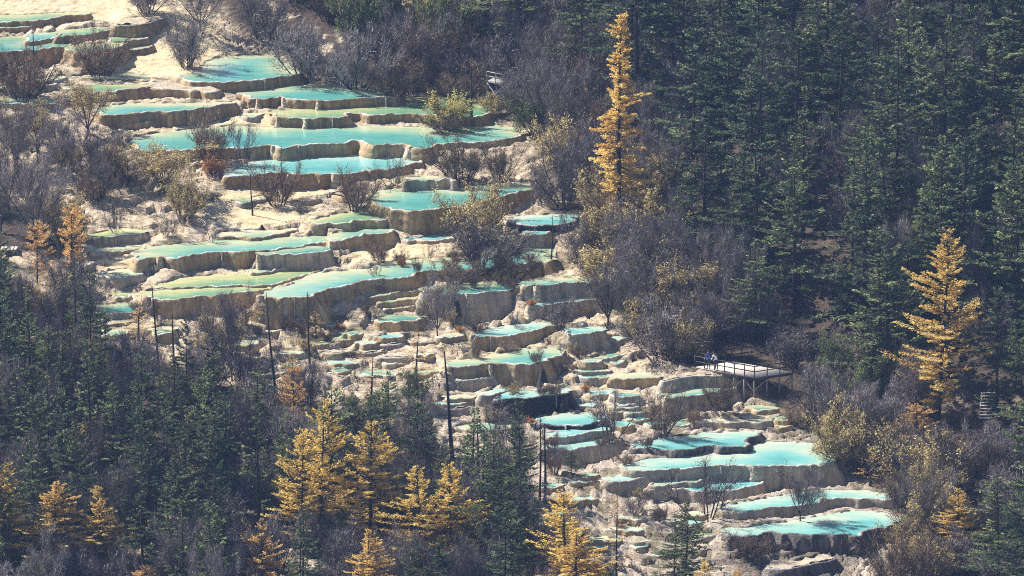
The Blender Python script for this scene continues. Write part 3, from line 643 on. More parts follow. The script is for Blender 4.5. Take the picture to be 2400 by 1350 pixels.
gm = mk_mesh('ground', np.stack([XX, YY, HH], -1).reshape(-1, 3), Qg, None, {'tone': np.concatenate([C.reshape(-1, 3), np.clip(flat, 0, .85).reshape(-1, 1)], 1)}, True, M['ground'])
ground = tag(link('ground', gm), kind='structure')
# wide outer slopes, reaching past everything in view
ox, oy = np.linspace(-900, 900, 91), np.linspace(-900, 1200, 106)
OX, OY = np.meshgrid(ox, oy)
edge = np.maximum(np.maximum(GX0 - OX, OX - GX1), np.maximum(GY0 - OY, OY - GY1))
OZ = TA * np.clip(OY, -400, 2000) + 0.24 * np.clip(OX - np.interp(OY, BND[:, 1], BND[:, 0]), 0, 400) + np.where(edge < 25, -3.5, 0) + (fbm(OX * .01, OY * .01) - .5) * np.clip(edge, 0, 300) * .25
oi_ = np.arange(OX.size).reshape(OX.shape)
Qo = np.stack([oi_[:-1, :-1], oi_[:-1, 1:], oi_[1:, 1:], oi_[1:, :-1]], -1).reshape(-1, 4)
om = mk_mesh('hillside', np.stack([OX, OY, OZ], -1).reshape(-1, 3), Qo, None, {'tone': np.tile([.07, .065, .045, .5], (OX.size, 1))}, True, M['ground'])
tag(link('hillside', om), kind='structure')

def gz(x, y):
    return bil(HH, np.asarray(x, float), np.asarray(y, float), GX0, GY0, 1.0) if False else _gz(np.asarray(x, float), np.asarray(y, float))
def _gz(x, y):
    a = np.clip((x - GX0) / SX, 0, nx - 1.001); b = np.clip((y - GY0) / SY, 0, ny - 1.001)
    i, j = a.astype(int), b.astype(int)
    z = HH[j, i]
    ins = inside[j, i]
    return np.where(ins, z + .6, np.minimum(z, bil2(x, y)))
def bil2(x, y):
    a = np.clip((x - GX0) / SX, 0, nx - 1.001); b = np.clip((y - GY0) / SY, 0, ny - 1.001)
    i, j = a.astype(int), b.astype(int); fx, fy = a - i, b - j
    return (HH[j, i] * (1 - fx) + HH[j, i + 1] * fx) * (1 - fy) + (HH[j + 1, i] * (1 - fx) + HH[j + 1, i + 1] * fx) * fy
def stand(u, v):
    """the spot on the ground seen at this pixel"""
    d = ray(u, v)
    t = np.linspace(480, 720, 1600)
    P = CAMP + d[None] * t[:, None]
    g = _gz(P[:, 0], P[:, 1])
    below = np.nonzero(P[:, 2] <= g)[0]
    k = below[0] if len(below) else len(t) - 1
    q_ = P[k]
    return np.array([q_[0], q_[1], float(_gz(q_[0:1], q_[1:2])[0])])

# ------------------------------------------------------------------ building the pools
WM = dict(turq='w_turq', cyan='w_cyan', green='w_green', teal='w_teal', pale='w_pale')
for i, p in enumerate(PP):
    ring, nrm, s, z = p['ring'], p['nrm'], p['s'], p['z']
    dry = p['water'] is None
    n = len(ring)
    hb = p['hmax'] + 1.6
    c0 = np.array([ring[:, 0].mean(), ring[:, 1].mean(), z])
    amp = 1.0 if p['wall'] != 'rough' else 2.6
    # profile: offset outwards, height above the water
    prof = [(-.42, -.55), (-.30, -.05), (-.22, .03), (-.08, .06), (.04, .045), (.10, -.04), (.13, -.22), (.15, -.36), (.18, -.55), (.21, -.75), (.25, -.95), (.30, -1.2), (.36, -1.5), (.43, -1.85), (.52, -2.3), (.62, -2.8), (.85, -4.0)]
    k_ = [a for a in prof if a[1] > -hb] + [(.18 + hb * .19, -hb)]
    k_ = np.array(k_)
    # end faces flare out more, like poured stone
    side = np.abs(nrm[:, 0]) ** 2 * np.where(nrm[:, 0] > 0, 1.5, 1.0)
    rows_ = []
    flow = []
    for kk, (o, dz) in enumerate(k_):
        down = np.clip(-dz, 0, 3)
        flu = ((vnoise(s / .55 + i * 3, s * 0 + dz * .25) - .5) * .10 + (vnoise(s / 1.7 + i * 5, s * 0 + dz * .2 + 9) - .5) * .26) * min(1, down * 1.4) * amp
        if amp > 1: flu = flu + (vnoise(s / .6 + 3 * i, s * 0 + dz * 1.7) - .5) * .5 * min(1, down)
        crest = (vnoise(s / .26 + i, s * 0 + 3.3) - .45) * .17 + (vnoise(s / 2.1 + i, s * 0 + 1.3) - .5) * .10
        lay = (np.floor(down * 2.6 + 1.6 * vnoise(s / 2.3 + i * 2, s * 0 + 4.4)) % 2) * .07 * min(1, down * 2)
        off = o + flu + lay + side * down * .28
        xy = ring + nrm * off[:, None]
        zz = np.full(n, z + dz) - ((1 - p['wf']) * .16 if dz > -.1 else 0) + (crest if -.06 < dz < .1 and not dry else 0)
        rows_.append(np.concatenate([xy, zz[:, None]], 1))
        flow.append(np.stack([s, np.full(n, dz), np.full(n, i * 3.7)], -1))
    Vw = np.concatenate(rows_); Fw = np.concatenate(flow)
    a, b = np.meshgrid(np.arange(len(k_) - 1), np.arange(n), indexing='ij'); b2 = (b + 1) % n
    Qw = np.stack([a * n + b, (a + 1) * n + b, (a + 1) * n + b2, a * n + b2], -1).reshape(-1, 4)
    area = 0.5 * np.sum(ring[:, 0] * np.roll(ring[:, 1], -1) - np.roll(ring[:, 0], -1) * ring[:, 1])
    if area < 0: Qw = Qw[:, ::-1]
    wm = mk_mesh('rim_wall', Vw - c0, Qw, None, {'flow': Fw}, True, M[p['wall']])
    root = link('flowstone_block' if dry else 'travertine_pool', None)
    root.location = c0; p['root'] = root
    tag(root, p['label'], 'rock' if dry else 'pool', 'dry travertine blocks' if dry else 'terraced travertine pools')
    link('rim_wall', wm, root)
    # water sheet (or the dry stone top) as a fine triangulation
    rin = ring + nrm * (-.16 + (1 - p['wf']) * (0 if dry else .65))[:, None]
    lo, hi = rin.min(0), rin.max(0)
    st = max(.45, math.sqrt((hi - lo).prod() / 1500))
    PX, PY = np.meshgrid(np.arange(lo[0], hi[0], st), np.arange(lo[1], hi[1], st))
    PX = PX.ravel() + rng.uniform(-.1, .1, PX.size); PY = PY.ravel() + rng.uniform(-.1, .1, PY.size)
    ok = in_poly(PX, PY, rin)
    pts = [Vector((x, y)) for x, y in rin] + [Vector((x, y)) for x, y in zip(PX[ok], PY[ok])]
    vo, _, fo_, *_r = delaunay_2d_cdt(pts, [], [list(range(len(rin)))], 1, 1e-4)
    if not fo_: continue
    VV = np.array([(v.x, v.y) for v in vo])
    Pb = at_z(p['bk'][:, 0], p['bk'][:, 1], np.full(len(p['bk']), z))[:, :2]
    Pb, _, _ = resample(Pb, 60)
    db = np.min(np.hypot(VV[:, None, 0] - Pb[None, :, 0], VV[:, None, 1] - Pb[None, :, 1]), 1)
    width = max(.8, min(6.0, (hi - lo)[1] * .62))
    deep = sstep(-.1, 1.0, (db + (fbm(VV[:, 0] * .35, VV[:, 1] * .3) - .5) * 2.2) / width) * .75 + .12
    zz = np.zeros(len(VV))
    if dry: zz = .05 + np.clip(db, 0, .8) * 0 + (fbm(VV[:, 0] * 1.3, VV[:, 1] * 1.1) - .4) * .5
    Vs = np.concatenate([VV, (z + zz)[:, None]], 1) - c0
    T = [f for f in fo_ if len(f) == 3]
    sm = mk_mesh('top' if dry else 'water', Vs, None, T, {'deep': deep} if not dry else {'tone': np.tile([.60, .52, .41, .3], (len(VV), 1))}, True, M['ground'] if dry else M[WM[p['water']]])
    if sm.polygons and sm.polygons[0].normal.z < 0: sm.flip_normals()
    link('stone_top' if dry else 'water', sm, root)
# ------------------------------------------------------------------ vegetation prototypes
M['bark_dark'] = mat_bark('dark_bark', (.022, .018, .016), (.06, .048, .04))
M['bark_grey'] = mat_bark('grey_bark', (.07, .06, .055), (.15, .13, .12))
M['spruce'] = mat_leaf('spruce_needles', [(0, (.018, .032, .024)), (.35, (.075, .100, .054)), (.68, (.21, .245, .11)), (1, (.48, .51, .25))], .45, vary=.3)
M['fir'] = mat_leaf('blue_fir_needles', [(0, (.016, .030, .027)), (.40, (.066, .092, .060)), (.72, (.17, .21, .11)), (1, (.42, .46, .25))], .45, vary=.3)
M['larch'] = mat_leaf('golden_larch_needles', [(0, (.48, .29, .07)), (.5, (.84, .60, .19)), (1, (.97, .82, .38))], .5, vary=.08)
M['larch_o'] = mat_leaf('orange_larch_needles', [(0, (.42, .23, .07)), (.5, (.78, .50, .19)), (1, (.93, .74, .38))], .5, vary=.12)
M['larch_y'] = mat_leaf('yellow_larch_needles', [(0, (.52, .35, .08)), (.5, (.87, .64, .18)), (1, (.98, .84, .36))], .5, vary=.08)
M['twig'] = mat_leaf('grey_twigs', [(0, (.085, .071, .070)), (.5, (.25, .212, .203)), (1, (.60, .53, .49))], 0, vary=.3)
M['twig_b'] = mat_leaf('brown_twigs', [(0, (.09, .06, .045)), (.5, (.25, .18, .13)), (1, (.56, .43, .31))], 0, vary=.3)
M['leaf_ol'] = mat_leaf('olive_leaves', [(0, (.22, .175, .065)), (.5, (.54, .44, .19)), (1, (.88, .76, .42))], .4, vary=.22)
M['leaf_yl'] = mat_leaf('willow_leaves', [(0, (.36, .31, .08)), (.5, (.66, .58, .20)), (1, (.88, .80, .42))], .4, vary=.1)
M['leaf_ru'] = mat_leaf('rust_leaves', [(0, (.34, .13, .035)), (.5, (.62, .29, .09)), (1, (.82, .48, .20))], .4, vary=.2)
M['leaf_gr'] = mat_leaf('evergreen_leaves', [(0, (.03, .055, .028)), (.5, (.12, .16, .06)), (1, (.42, .46, .18))], .35, vary=.3)

def unit(v):
    return v / (np.linalg.norm(v, axis=-1, keepdims=True) + 1e-9)

def rhombs(G, P, D, L, W, r, g):
    """leaf-sized rhombs: base points, directions, lengths, widths"""
    n = len(P)
    D = unit(D)
    ref = g.normal(size=(n, 3)); ref[:, 2] += 1.5
    S = unit(np.cross(D, ref))
    mid = P + D * (L * .45)[:, None]
    V = np.stack([P, mid + S * (W / 2)[:, None], P + D * L[:, None], mid - S * (W / 2)[:, None]], 1).reshape(-1, 3)
    G.add(V, np.arange(n * 4).reshape(n, 4), None, np.repeat(r, 4))

def conifer(name, seed, H, R, mat, bark, dz=.34, nb=(4, 7), dens=13, z0=.10, ln=(.28, .62), wd=.17, droop=.30, up=.22, pw=.85, gap=.12, hang=.0, tone_lift=0., irr=.75):
    g = np.random.default_rng(seed)
    tr = Geo()
    t = np.linspace(0, 1, 9)
    sway = np.stack([np.sin(t * 2.1 + seed) * .012 * H * t, np.cos(t * 1.7 + seed) * .012 * H * t, t * H], -1)
    sway[0, 2] = -.6
    tr.tube(sway, H * .0135 * (1 - t * .93) + .01, 6)
    cr = Geo()
    z = H * z0
    ph = g.uniform(0, 9)
    br = Geo()
    while z < H * .985:
        tt = (z - H * z0) / (H * (1 - z0))
        env = (1 - tt) ** pw * min(1, .5 + tt * 4)
        c = np.array([np.interp(z, sway[:, 2], sway[:, 0]), np.interp(z, sway[:, 2], sway[:, 1]), z])
        for k in range(g.integers(*nb)):
            if g.random() < gap: continue
            az = g.uniform(0, 2 * math.pi)
            lump = 1 - irr * .5 + irr * float(vnoise(az * 1.1 + ph, z * .75 + ph))
            L = max(.18, R * env * max(.12, lump) * g.uniform(.6, 1.12))
            d = np.array([math.cos(az), math.sin(az), 0])
            dr, uu = droop * g.uniform(.5, 1.4) * (1 - .7 * tt) - .5 * tt * tt, up * g.uniform(.5, 1.5)
            f = lambda s: c + d * (L * s)[:, None] + np.array([0, 0, 1.]) * (L * (-dr * s + uu * s * s))[:, None]
            br.tube(f(np.array([0, .5, .95])), [.012 + L * .012, .012 + L * .006, .006], 3, False)
            n = int(L * dens) + 5
            s = g.random(n) ** .62 * .88 + .12
            P = f(s)
            sg = np.where(g.random(n) < .5, -1, 1) * g.uniform(.25, 1.35, n)
            per = np.array([-d[1], d[0], 0])
            D = d[None] * np.cos(sg)[:, None] + per[None] * np.sin(sg)[:, None]
            D[:, 2] += g.normal(.02 - hang, .22, n) + (uu * 2 * s - dr) * .8
            P = P + per[None] * (g.normal(0, .10, n) * L * .5)[:, None] + np.array([0, 0, 1.]) * (g.normal(0, .05, n))[:, None]
            LL = g.uniform(*ln, n) * (1.1 - .35 * s) * min(1, .45 + L * .4)
            rr = np.clip(g.normal(.30, .17, n) + .30 * s + tone_lift + (float(vnoise(az * 2.0 + ph * 3, z * 1.1)) - .5) * .5, 0, 1)  # needle tone: random, paler towards tips, with an even shift per tree variant
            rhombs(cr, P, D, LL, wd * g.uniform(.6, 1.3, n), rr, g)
        z += dz * g.uniform(.7, 1.3) * (1 - .35 * tt)
    tr.add(np.concatenate(br.V), np.concatenate(br.Q))
    rad = np.percentile(np.hypot(*np.concatenate(cr.V)[:, :2].T), 96)
    return dict(H=H, R=float(rad), parts=[('trunk', tr.mesh(name + '_trunk', M[bark], True)), ('crown', cr.mesh(name + '_crown', mat))])

def shrub(name, seed, H, R, bark, twmat, ntw=4200, stems=(10, 16), leaf=None, nleaf=0, leafL=(.10, .2), spread=.8, trunk=None, tww=.028):
    g = np.random.default_rng(seed)
    st = Geo(); tips = []; tdir = []
    ns = g.integers(*stems)
    for k in range(ns):
        az = k / ns * 2 * math.pi + g.uniform(-.4, .4)
        tilt = g.uniform(.08, 1.25) * spread
        d = np.array([math.cos(az) * math.sin(tilt), math.sin(az) * math.sin(tilt), math.cos(tilt)])
        L = H * g.uniform(.55, .92) / max(.6, math.cos(tilt) ** .5)
        b0 = np.array([math.cos(az), math.sin(az), 0]) * g.uniform(.02, .55) * (1 if trunk is None else .2)
        b0[2] = -.35 if trunk is None else trunk
        t = np.linspace(0, 1, 6)[:, None]
        bend = g.normal(0, .10, 3) * L
        P = b0 + d * L * t + bend * t * t + np.array([0, 0, .12 * L]) * t * t
        st.tube(P, np.linspace(.055, .012, 6) * (H / 3) ** .7, 4, False)
        for m in range(g.integers(5, 9)):
            s0 = g.uniform(.22, .92); i = s0 * 5; a = int(i); p = P[a] * (1 - i + a) + P[min(a + 1, 5)] * (i - a)
            dd = unit(d + g.normal(0, .55, 3) + np.array([0, 0, .15]))
            l2 = L * g.uniform(.22, .45) * (1.15 - .5 * s0)
            Q = p + dd * l2 * np.linspace(0, 1, 4)[:, None] + np.array([0, 0, .15 * l2]) * (np.linspace(0, 1, 4) ** 2)[:, None] + g.normal(0, .03 * l2, (4, 3)) * np.linspace(0, 1, 4)[:, None]
            st.tube(Q, np.linspace(.022, .008, 4) * (H / 3) ** .6, 3, False)
            for q in (Q[1], Q[2], Q[3]): tips.append(q); tdir.append(dd)
            for w in range(3):
                s1 = g.uniform(.2, 1) * 3; a1 = min(int(s1), 2); p3 = Q[a1] * (1 - s1 + a1) + Q[a1 + 1] * (s1 - a1)
                d3 = unit(dd + g.normal(0, .6, 3)); l3 = l2 * g.uniform(.4, .8)
                E = p3 + d3 * l3
                st.tube(np.array([p3, (p3 + E) / 2 + g.normal(0, .05 * l3, 3), E]), [.010, .008, .005], 3, False)
                for q in ((p3 + E) / 2, E): tips.append(q); tdir.append(d3)
    tips, tdir = np.array(tips), np.array(tdir)
    if trunk is not None:
        tt = np.linspace(0, 1, 4)
        st.tube(np.stack([np.sin(tt * 2 + seed) * .15 * tt, np.cos(tt * 2) * .1 * tt, -.4 + tt * (trunk + .55)], -1), np.linspace(.15, .10, 4), 6)
    n = ntw
    j = g.integers(0, len(tips), n)
    P = tips[j] + g.normal(0, .10, (n, 3)) * H * .4
    D = unit(tdir[j] * .8 + g.normal(0, .55, (n, 3)) + np.array([0, 0, .25]))
    L = g.uniform(.22, .60, n) * H / 3
    S = unit(np.cross(D, g.normal(size=(n, 3))))
    w = tww * g.uniform(.6, 1.4, n)
    k = (g.random(n) - .5) * .25
    V = np.stack([P - S * (w / 2)[:, None], P + S * (w / 2)[:, None], P + D * L[:, None] + S * (k * L)[:, None]], 1).reshape(-1, 3)
    tw = Geo(); tw.add(V, None, np.arange(n * 3).reshape(n, 3), np.repeat(np.clip(g.normal(.45, .24, n), 0, 1), 3))
    top = np.percentile(P[:, 2], 97); rad = np.percentile(np.hypot(P[:, 0], P[:, 1]), 93)
    parts = [('stems', st.mesh(name + '_stems', M[bark], True)), ('twigs', tw.mesh(name + '_twigs', M[twmat]))]
    if leaf:
        j = g.integers(0, len(tips), nleaf)
        # leaves gather in clumps
        cl = g.random(len(tips)); j = j[cl[j] > .25]
        P = tips[j] + g.normal(0, .085, (len(j), 3)) * H * .4 + tdir[j] * g.uniform(0, .3, len(j))[:, None]
        D = g.normal(0, 1, (len(j), 3)); D[:, 2] += .1
        lg = Geo(); rhombs(lg, P, D, g.uniform(*leafL, len(j)), g.uniform(.05, .10, len(j)) * leafL[1] / .2 * 1.3, np.clip(g.normal(.5, .25, len(j)), 0, 1), g)
        parts.append(('leaves', lg.mesh(name + '_leaves', M[leaf])))
    return dict(H=float(top), R=float(rad), parts=parts)

PROTO = {
 'spruce': [conifer('spruce%d' % k, 10 + k, 14, 4.0, M['spruce'], 'bark_dark', dz=.5, nb=(3, 6), dens=30, ln=(.2, .46), wd=.15, gap=.2, pw=.7, tone_lift=.03 * k, irr=1.0) for k in range(4)],
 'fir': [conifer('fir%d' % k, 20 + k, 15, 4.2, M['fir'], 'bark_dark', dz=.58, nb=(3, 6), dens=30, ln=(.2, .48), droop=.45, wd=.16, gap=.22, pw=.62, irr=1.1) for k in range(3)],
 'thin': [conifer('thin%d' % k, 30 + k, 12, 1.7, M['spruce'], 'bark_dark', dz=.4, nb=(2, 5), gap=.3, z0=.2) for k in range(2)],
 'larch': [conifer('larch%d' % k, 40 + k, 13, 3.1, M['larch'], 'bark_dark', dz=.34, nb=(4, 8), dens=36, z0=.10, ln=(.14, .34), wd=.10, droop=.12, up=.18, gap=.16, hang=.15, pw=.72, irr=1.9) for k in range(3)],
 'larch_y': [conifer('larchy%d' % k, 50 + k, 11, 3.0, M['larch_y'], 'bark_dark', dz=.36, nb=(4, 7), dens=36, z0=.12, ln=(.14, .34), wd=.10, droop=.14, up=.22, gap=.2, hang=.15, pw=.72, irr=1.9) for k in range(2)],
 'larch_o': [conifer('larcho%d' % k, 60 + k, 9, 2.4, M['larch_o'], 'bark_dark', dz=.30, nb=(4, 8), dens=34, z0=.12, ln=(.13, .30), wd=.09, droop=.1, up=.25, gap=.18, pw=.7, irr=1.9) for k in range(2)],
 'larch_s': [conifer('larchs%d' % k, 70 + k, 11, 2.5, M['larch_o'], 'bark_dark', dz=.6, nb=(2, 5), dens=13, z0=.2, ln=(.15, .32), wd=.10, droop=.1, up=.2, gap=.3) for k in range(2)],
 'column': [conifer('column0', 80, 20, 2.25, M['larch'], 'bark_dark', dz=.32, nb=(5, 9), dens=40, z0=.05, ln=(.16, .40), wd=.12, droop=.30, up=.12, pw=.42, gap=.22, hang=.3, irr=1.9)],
 'bigl': [conifer('bigl0', 84, 18, 4.2, M['larch'], 'bark_dark', dz=.38, nb=(4, 8), dens=38, z0=.10, ln=(.16, .40), wd=.12, droop=.12, up=.16, pw=.62, gap=.2, hang=.2, irr=1.9)],
 'bare': [shrub('bare%d' % k, 100 + k, 3.2, 2.2, 'bark_dark', 'twig', 4600) for k in range(4)],
 'bareb': [shrub('bareb%d' % k, 110 + k, 3.0, 2.2, 'bark_dark', 'twig_b', 4200) for k in range(2)],
 'spiky': [shrub('spiky%d' % k, 120 + k, 3.2, 2.2, 'bark_dark', 'twig', 1300, stems=(6, 9)) for k in range(2)],
 'olive': [shrub('olive%d' % k, 130 + k, 3.4, 2.3, 'bark_dark', 'twig_b', 2400, leaf='leaf_ol', nleaf=5200) for k in range(3)],
 'willow': [shrub('willow0', 140, 3.2, 2.2, 'bark_dark', 'twig_b', 1500, leaf='leaf_yl', nleaf=6500)],
 'rust': [shrub('rust0', 150, 2.6, 2.0, 'bark_dark', 'twig_b', 2400, leaf='leaf_ru', nleaf=3600)],
 'ever': [shrub('ever%d' % k, 160 + k, 4.5, 2.6, 'bark_dark', 'twig', 1500, leaf='leaf_gr', nleaf=8000, leafL=(.14, .3)) for k in range(2)],
 'btree': [shrub('btree%d' % k, 170 + k, 5.0, 2.6, 'bark_dark', 'twig', 6000, trunk=.8, stems=(5, 8)) for k in range(3)],
 'otree': [shrub('otree%d' % k, 180 + k, 4.6, 2.6, 'bark_dark', 'twig_b', 2600, trunk=.9, stems=(5, 8), leaf='leaf_ol', nleaf=5200) for k in range(2)],
}
NAME = dict(spruce='spruce_tree', fir='fir_tree', thin='spruce_tree', larch='larch_tree', larch_y='larch_tree', larch_o='larch_tree', larch_s='larch_tree', column='larch_tree', bigl='larch_tree',
            bare='bare_shrub', bareb='bare_shrub', spiky='bare_shrub', olive='olive_shrub', willow='willow_shrub', rust='rust_shrub', ever='evergreen_shrub', btree='bare_tree', otree='olive_tree')
CAT = dict(spruce='conifer', fir='conifer', thin='conifer', larch='larch', larch_y='larch', larch_o='larch', larch_s='larch', column='larch', bigl='larch',
           bare='shrub', bareb='shrub', spiky='shrub', olive='shrub', willow='shrub', rust='shrub', ever='shrub', btree='tree', otree='tree')
pick = np.random.default_rng(4)
def plant(kind, P, h, w, label, group, var=None, rot=None):
    """a tree or shrub of height h and width w metres at P, a copy with its own parts"""
    pr = PROTO[kind][pick.integers(len(PROTO[kind])) if var is None else var % len(PROTO[kind])]
    root = link(NAME[kind], None)
    root.location = P
    root.rotation_euler = (pick.normal(0, .02), pick.normal(0, .02), pick.uniform(0, 6.283) if rot is None else rot)
    sx = w / (2 * pr['R']); root.scale = (sx, sx, h / pr['H'])
    tag(root, label, CAT[kind], group)
    for pn, me in pr['parts']:
        link(pn, me, root)
    return root
def px_scale(P):
    return FPX / to_px(P)[2]
def plant_px(kind, u, v, hpx, wpx, label, group, var=None, rot=None):
    P = stand(u, v)
    k = px_scale(P)
    return plant(kind, P, hpx / k / CD, wpx / k, label, group, var, rot)

# ------------------------------------------------------------------ single trees and shrubs one can point to
KEEP = [(1615, 800, 1860, 925, 870), (1135, 155, 1190, 250, 250), (2285, 945, 2340, 1010, 985), (1865, 735, 1915, 768, 762)]   # picture boxes that nothing nearer may hide
L_ = 'larches in autumn colour'
for kind, u, v, h, w, lab in [
 ('column', 1452, 545, 508, 122, 'tall narrow golden larch standing alone at the right edge of the terraces'),
 ('bigl', 2198, 1000, 470, 225, 'broad tall golden larch among dark firs on the right'),
 ('larch', 125, 1330, 205, 185, 'wide orange gold larch in the bottom left corner'),
 ('larch', 238, 1335, 198, 120, 'slim gold larch right of the wide bottom left larch'),
 ('larch', 8, 1325, 245, 110, 'gold larch cut off by the left edge at the bottom'),
 ('larch_o', 615, 1420, 205, 115, 'brownish orange larch near the bottom, left of centre'),
 ('larch_o', 345, 1440, 118, 100, 'low orange larch tip at the bottom edge, left'),
 ('larch_y', 752, 1260, 325, 165, 'yellow larch with tall open crown left of the twin larches'),
 ('larch_y', 705, 1290, 290, 165, 'yellow larch leaning into the taller one left of centre'),
 ('larch_y', 868, 1270, 282, 200, 'broad yellow larch in the middle of the lower forest'),
 ('larch_y', 985, 1330, 245, 165, 'left one of the twin yellow larches in the lower forest'),
 ('larch_y', 1058, 1330, 245, 165, 'right one of the twin yellow larches in the lower forest'),
 ('larch', 868, 1440, 205, 155, 'gold larch top at the bottom edge below the twin larches'),
 ('larch_y', 1325, 1390, 245, 165, 'bright yellow larch right of the twin bare trunks'),
 ('larch', 1345, 1460, 215, 230, 'large gold larch crown at the bottom edge under the bright yellow one'),
 ('larch_s', 1445, 1370, 210, 70, 'thin sparse orange larch on a dark stem near the bottom'),
 ('larch_y', 1655, 1430, 120, 70, 'small yellow larch tip at the bottom edge'),
 ('larch_o', 1728, 1440, 112, 60, 'small orange larch tip at the bottom edge'),
 ('larch', 2243, 1290, 148, 120, 'compact golden larch at the lower right beside a green spruce'),
 ('larch_s', 2040, 1140, 95, 75, 'tiny orange larch on the bank above the lowest pools'),
 ('larch_o', 2150, 1040, 95, 110, 'low orange larch at the foot of the broad tall larch'),
 ('larch_o', 168, 645, 170, 95, 'sparse rust orange larch with dark trunk at the left'),
 ('larch_o', 88, 665, 150, 85, 'sparse rust larch left of the other rust larch'),
 ('larch_o', 690, 1010, 185, 90, 'thin gold larch in front of the pale rock slope'),
 ('larch_s', 868, 960, 125, 80, 'small orange larch in front of the central pale slope'),
 ('larch_s', 975, 900, 120, 80, 'small sparse orange larch left of the tall slanting dead trunk'),
 ('larch_s', 325, 800, 80, 80, 'low rusty larch beside the leaning dead trunk'),
 ('larch_s', 740, 800, 70, 60, 'tiny rust larch at the foot of the tan walls'),
]:
    plant_px(kind, u, v, h, w, lab, L_)
    KEEP.append((u - w * .42, v - h, u + w * .42, v - h * (.06 if h > 400 else .25), v))

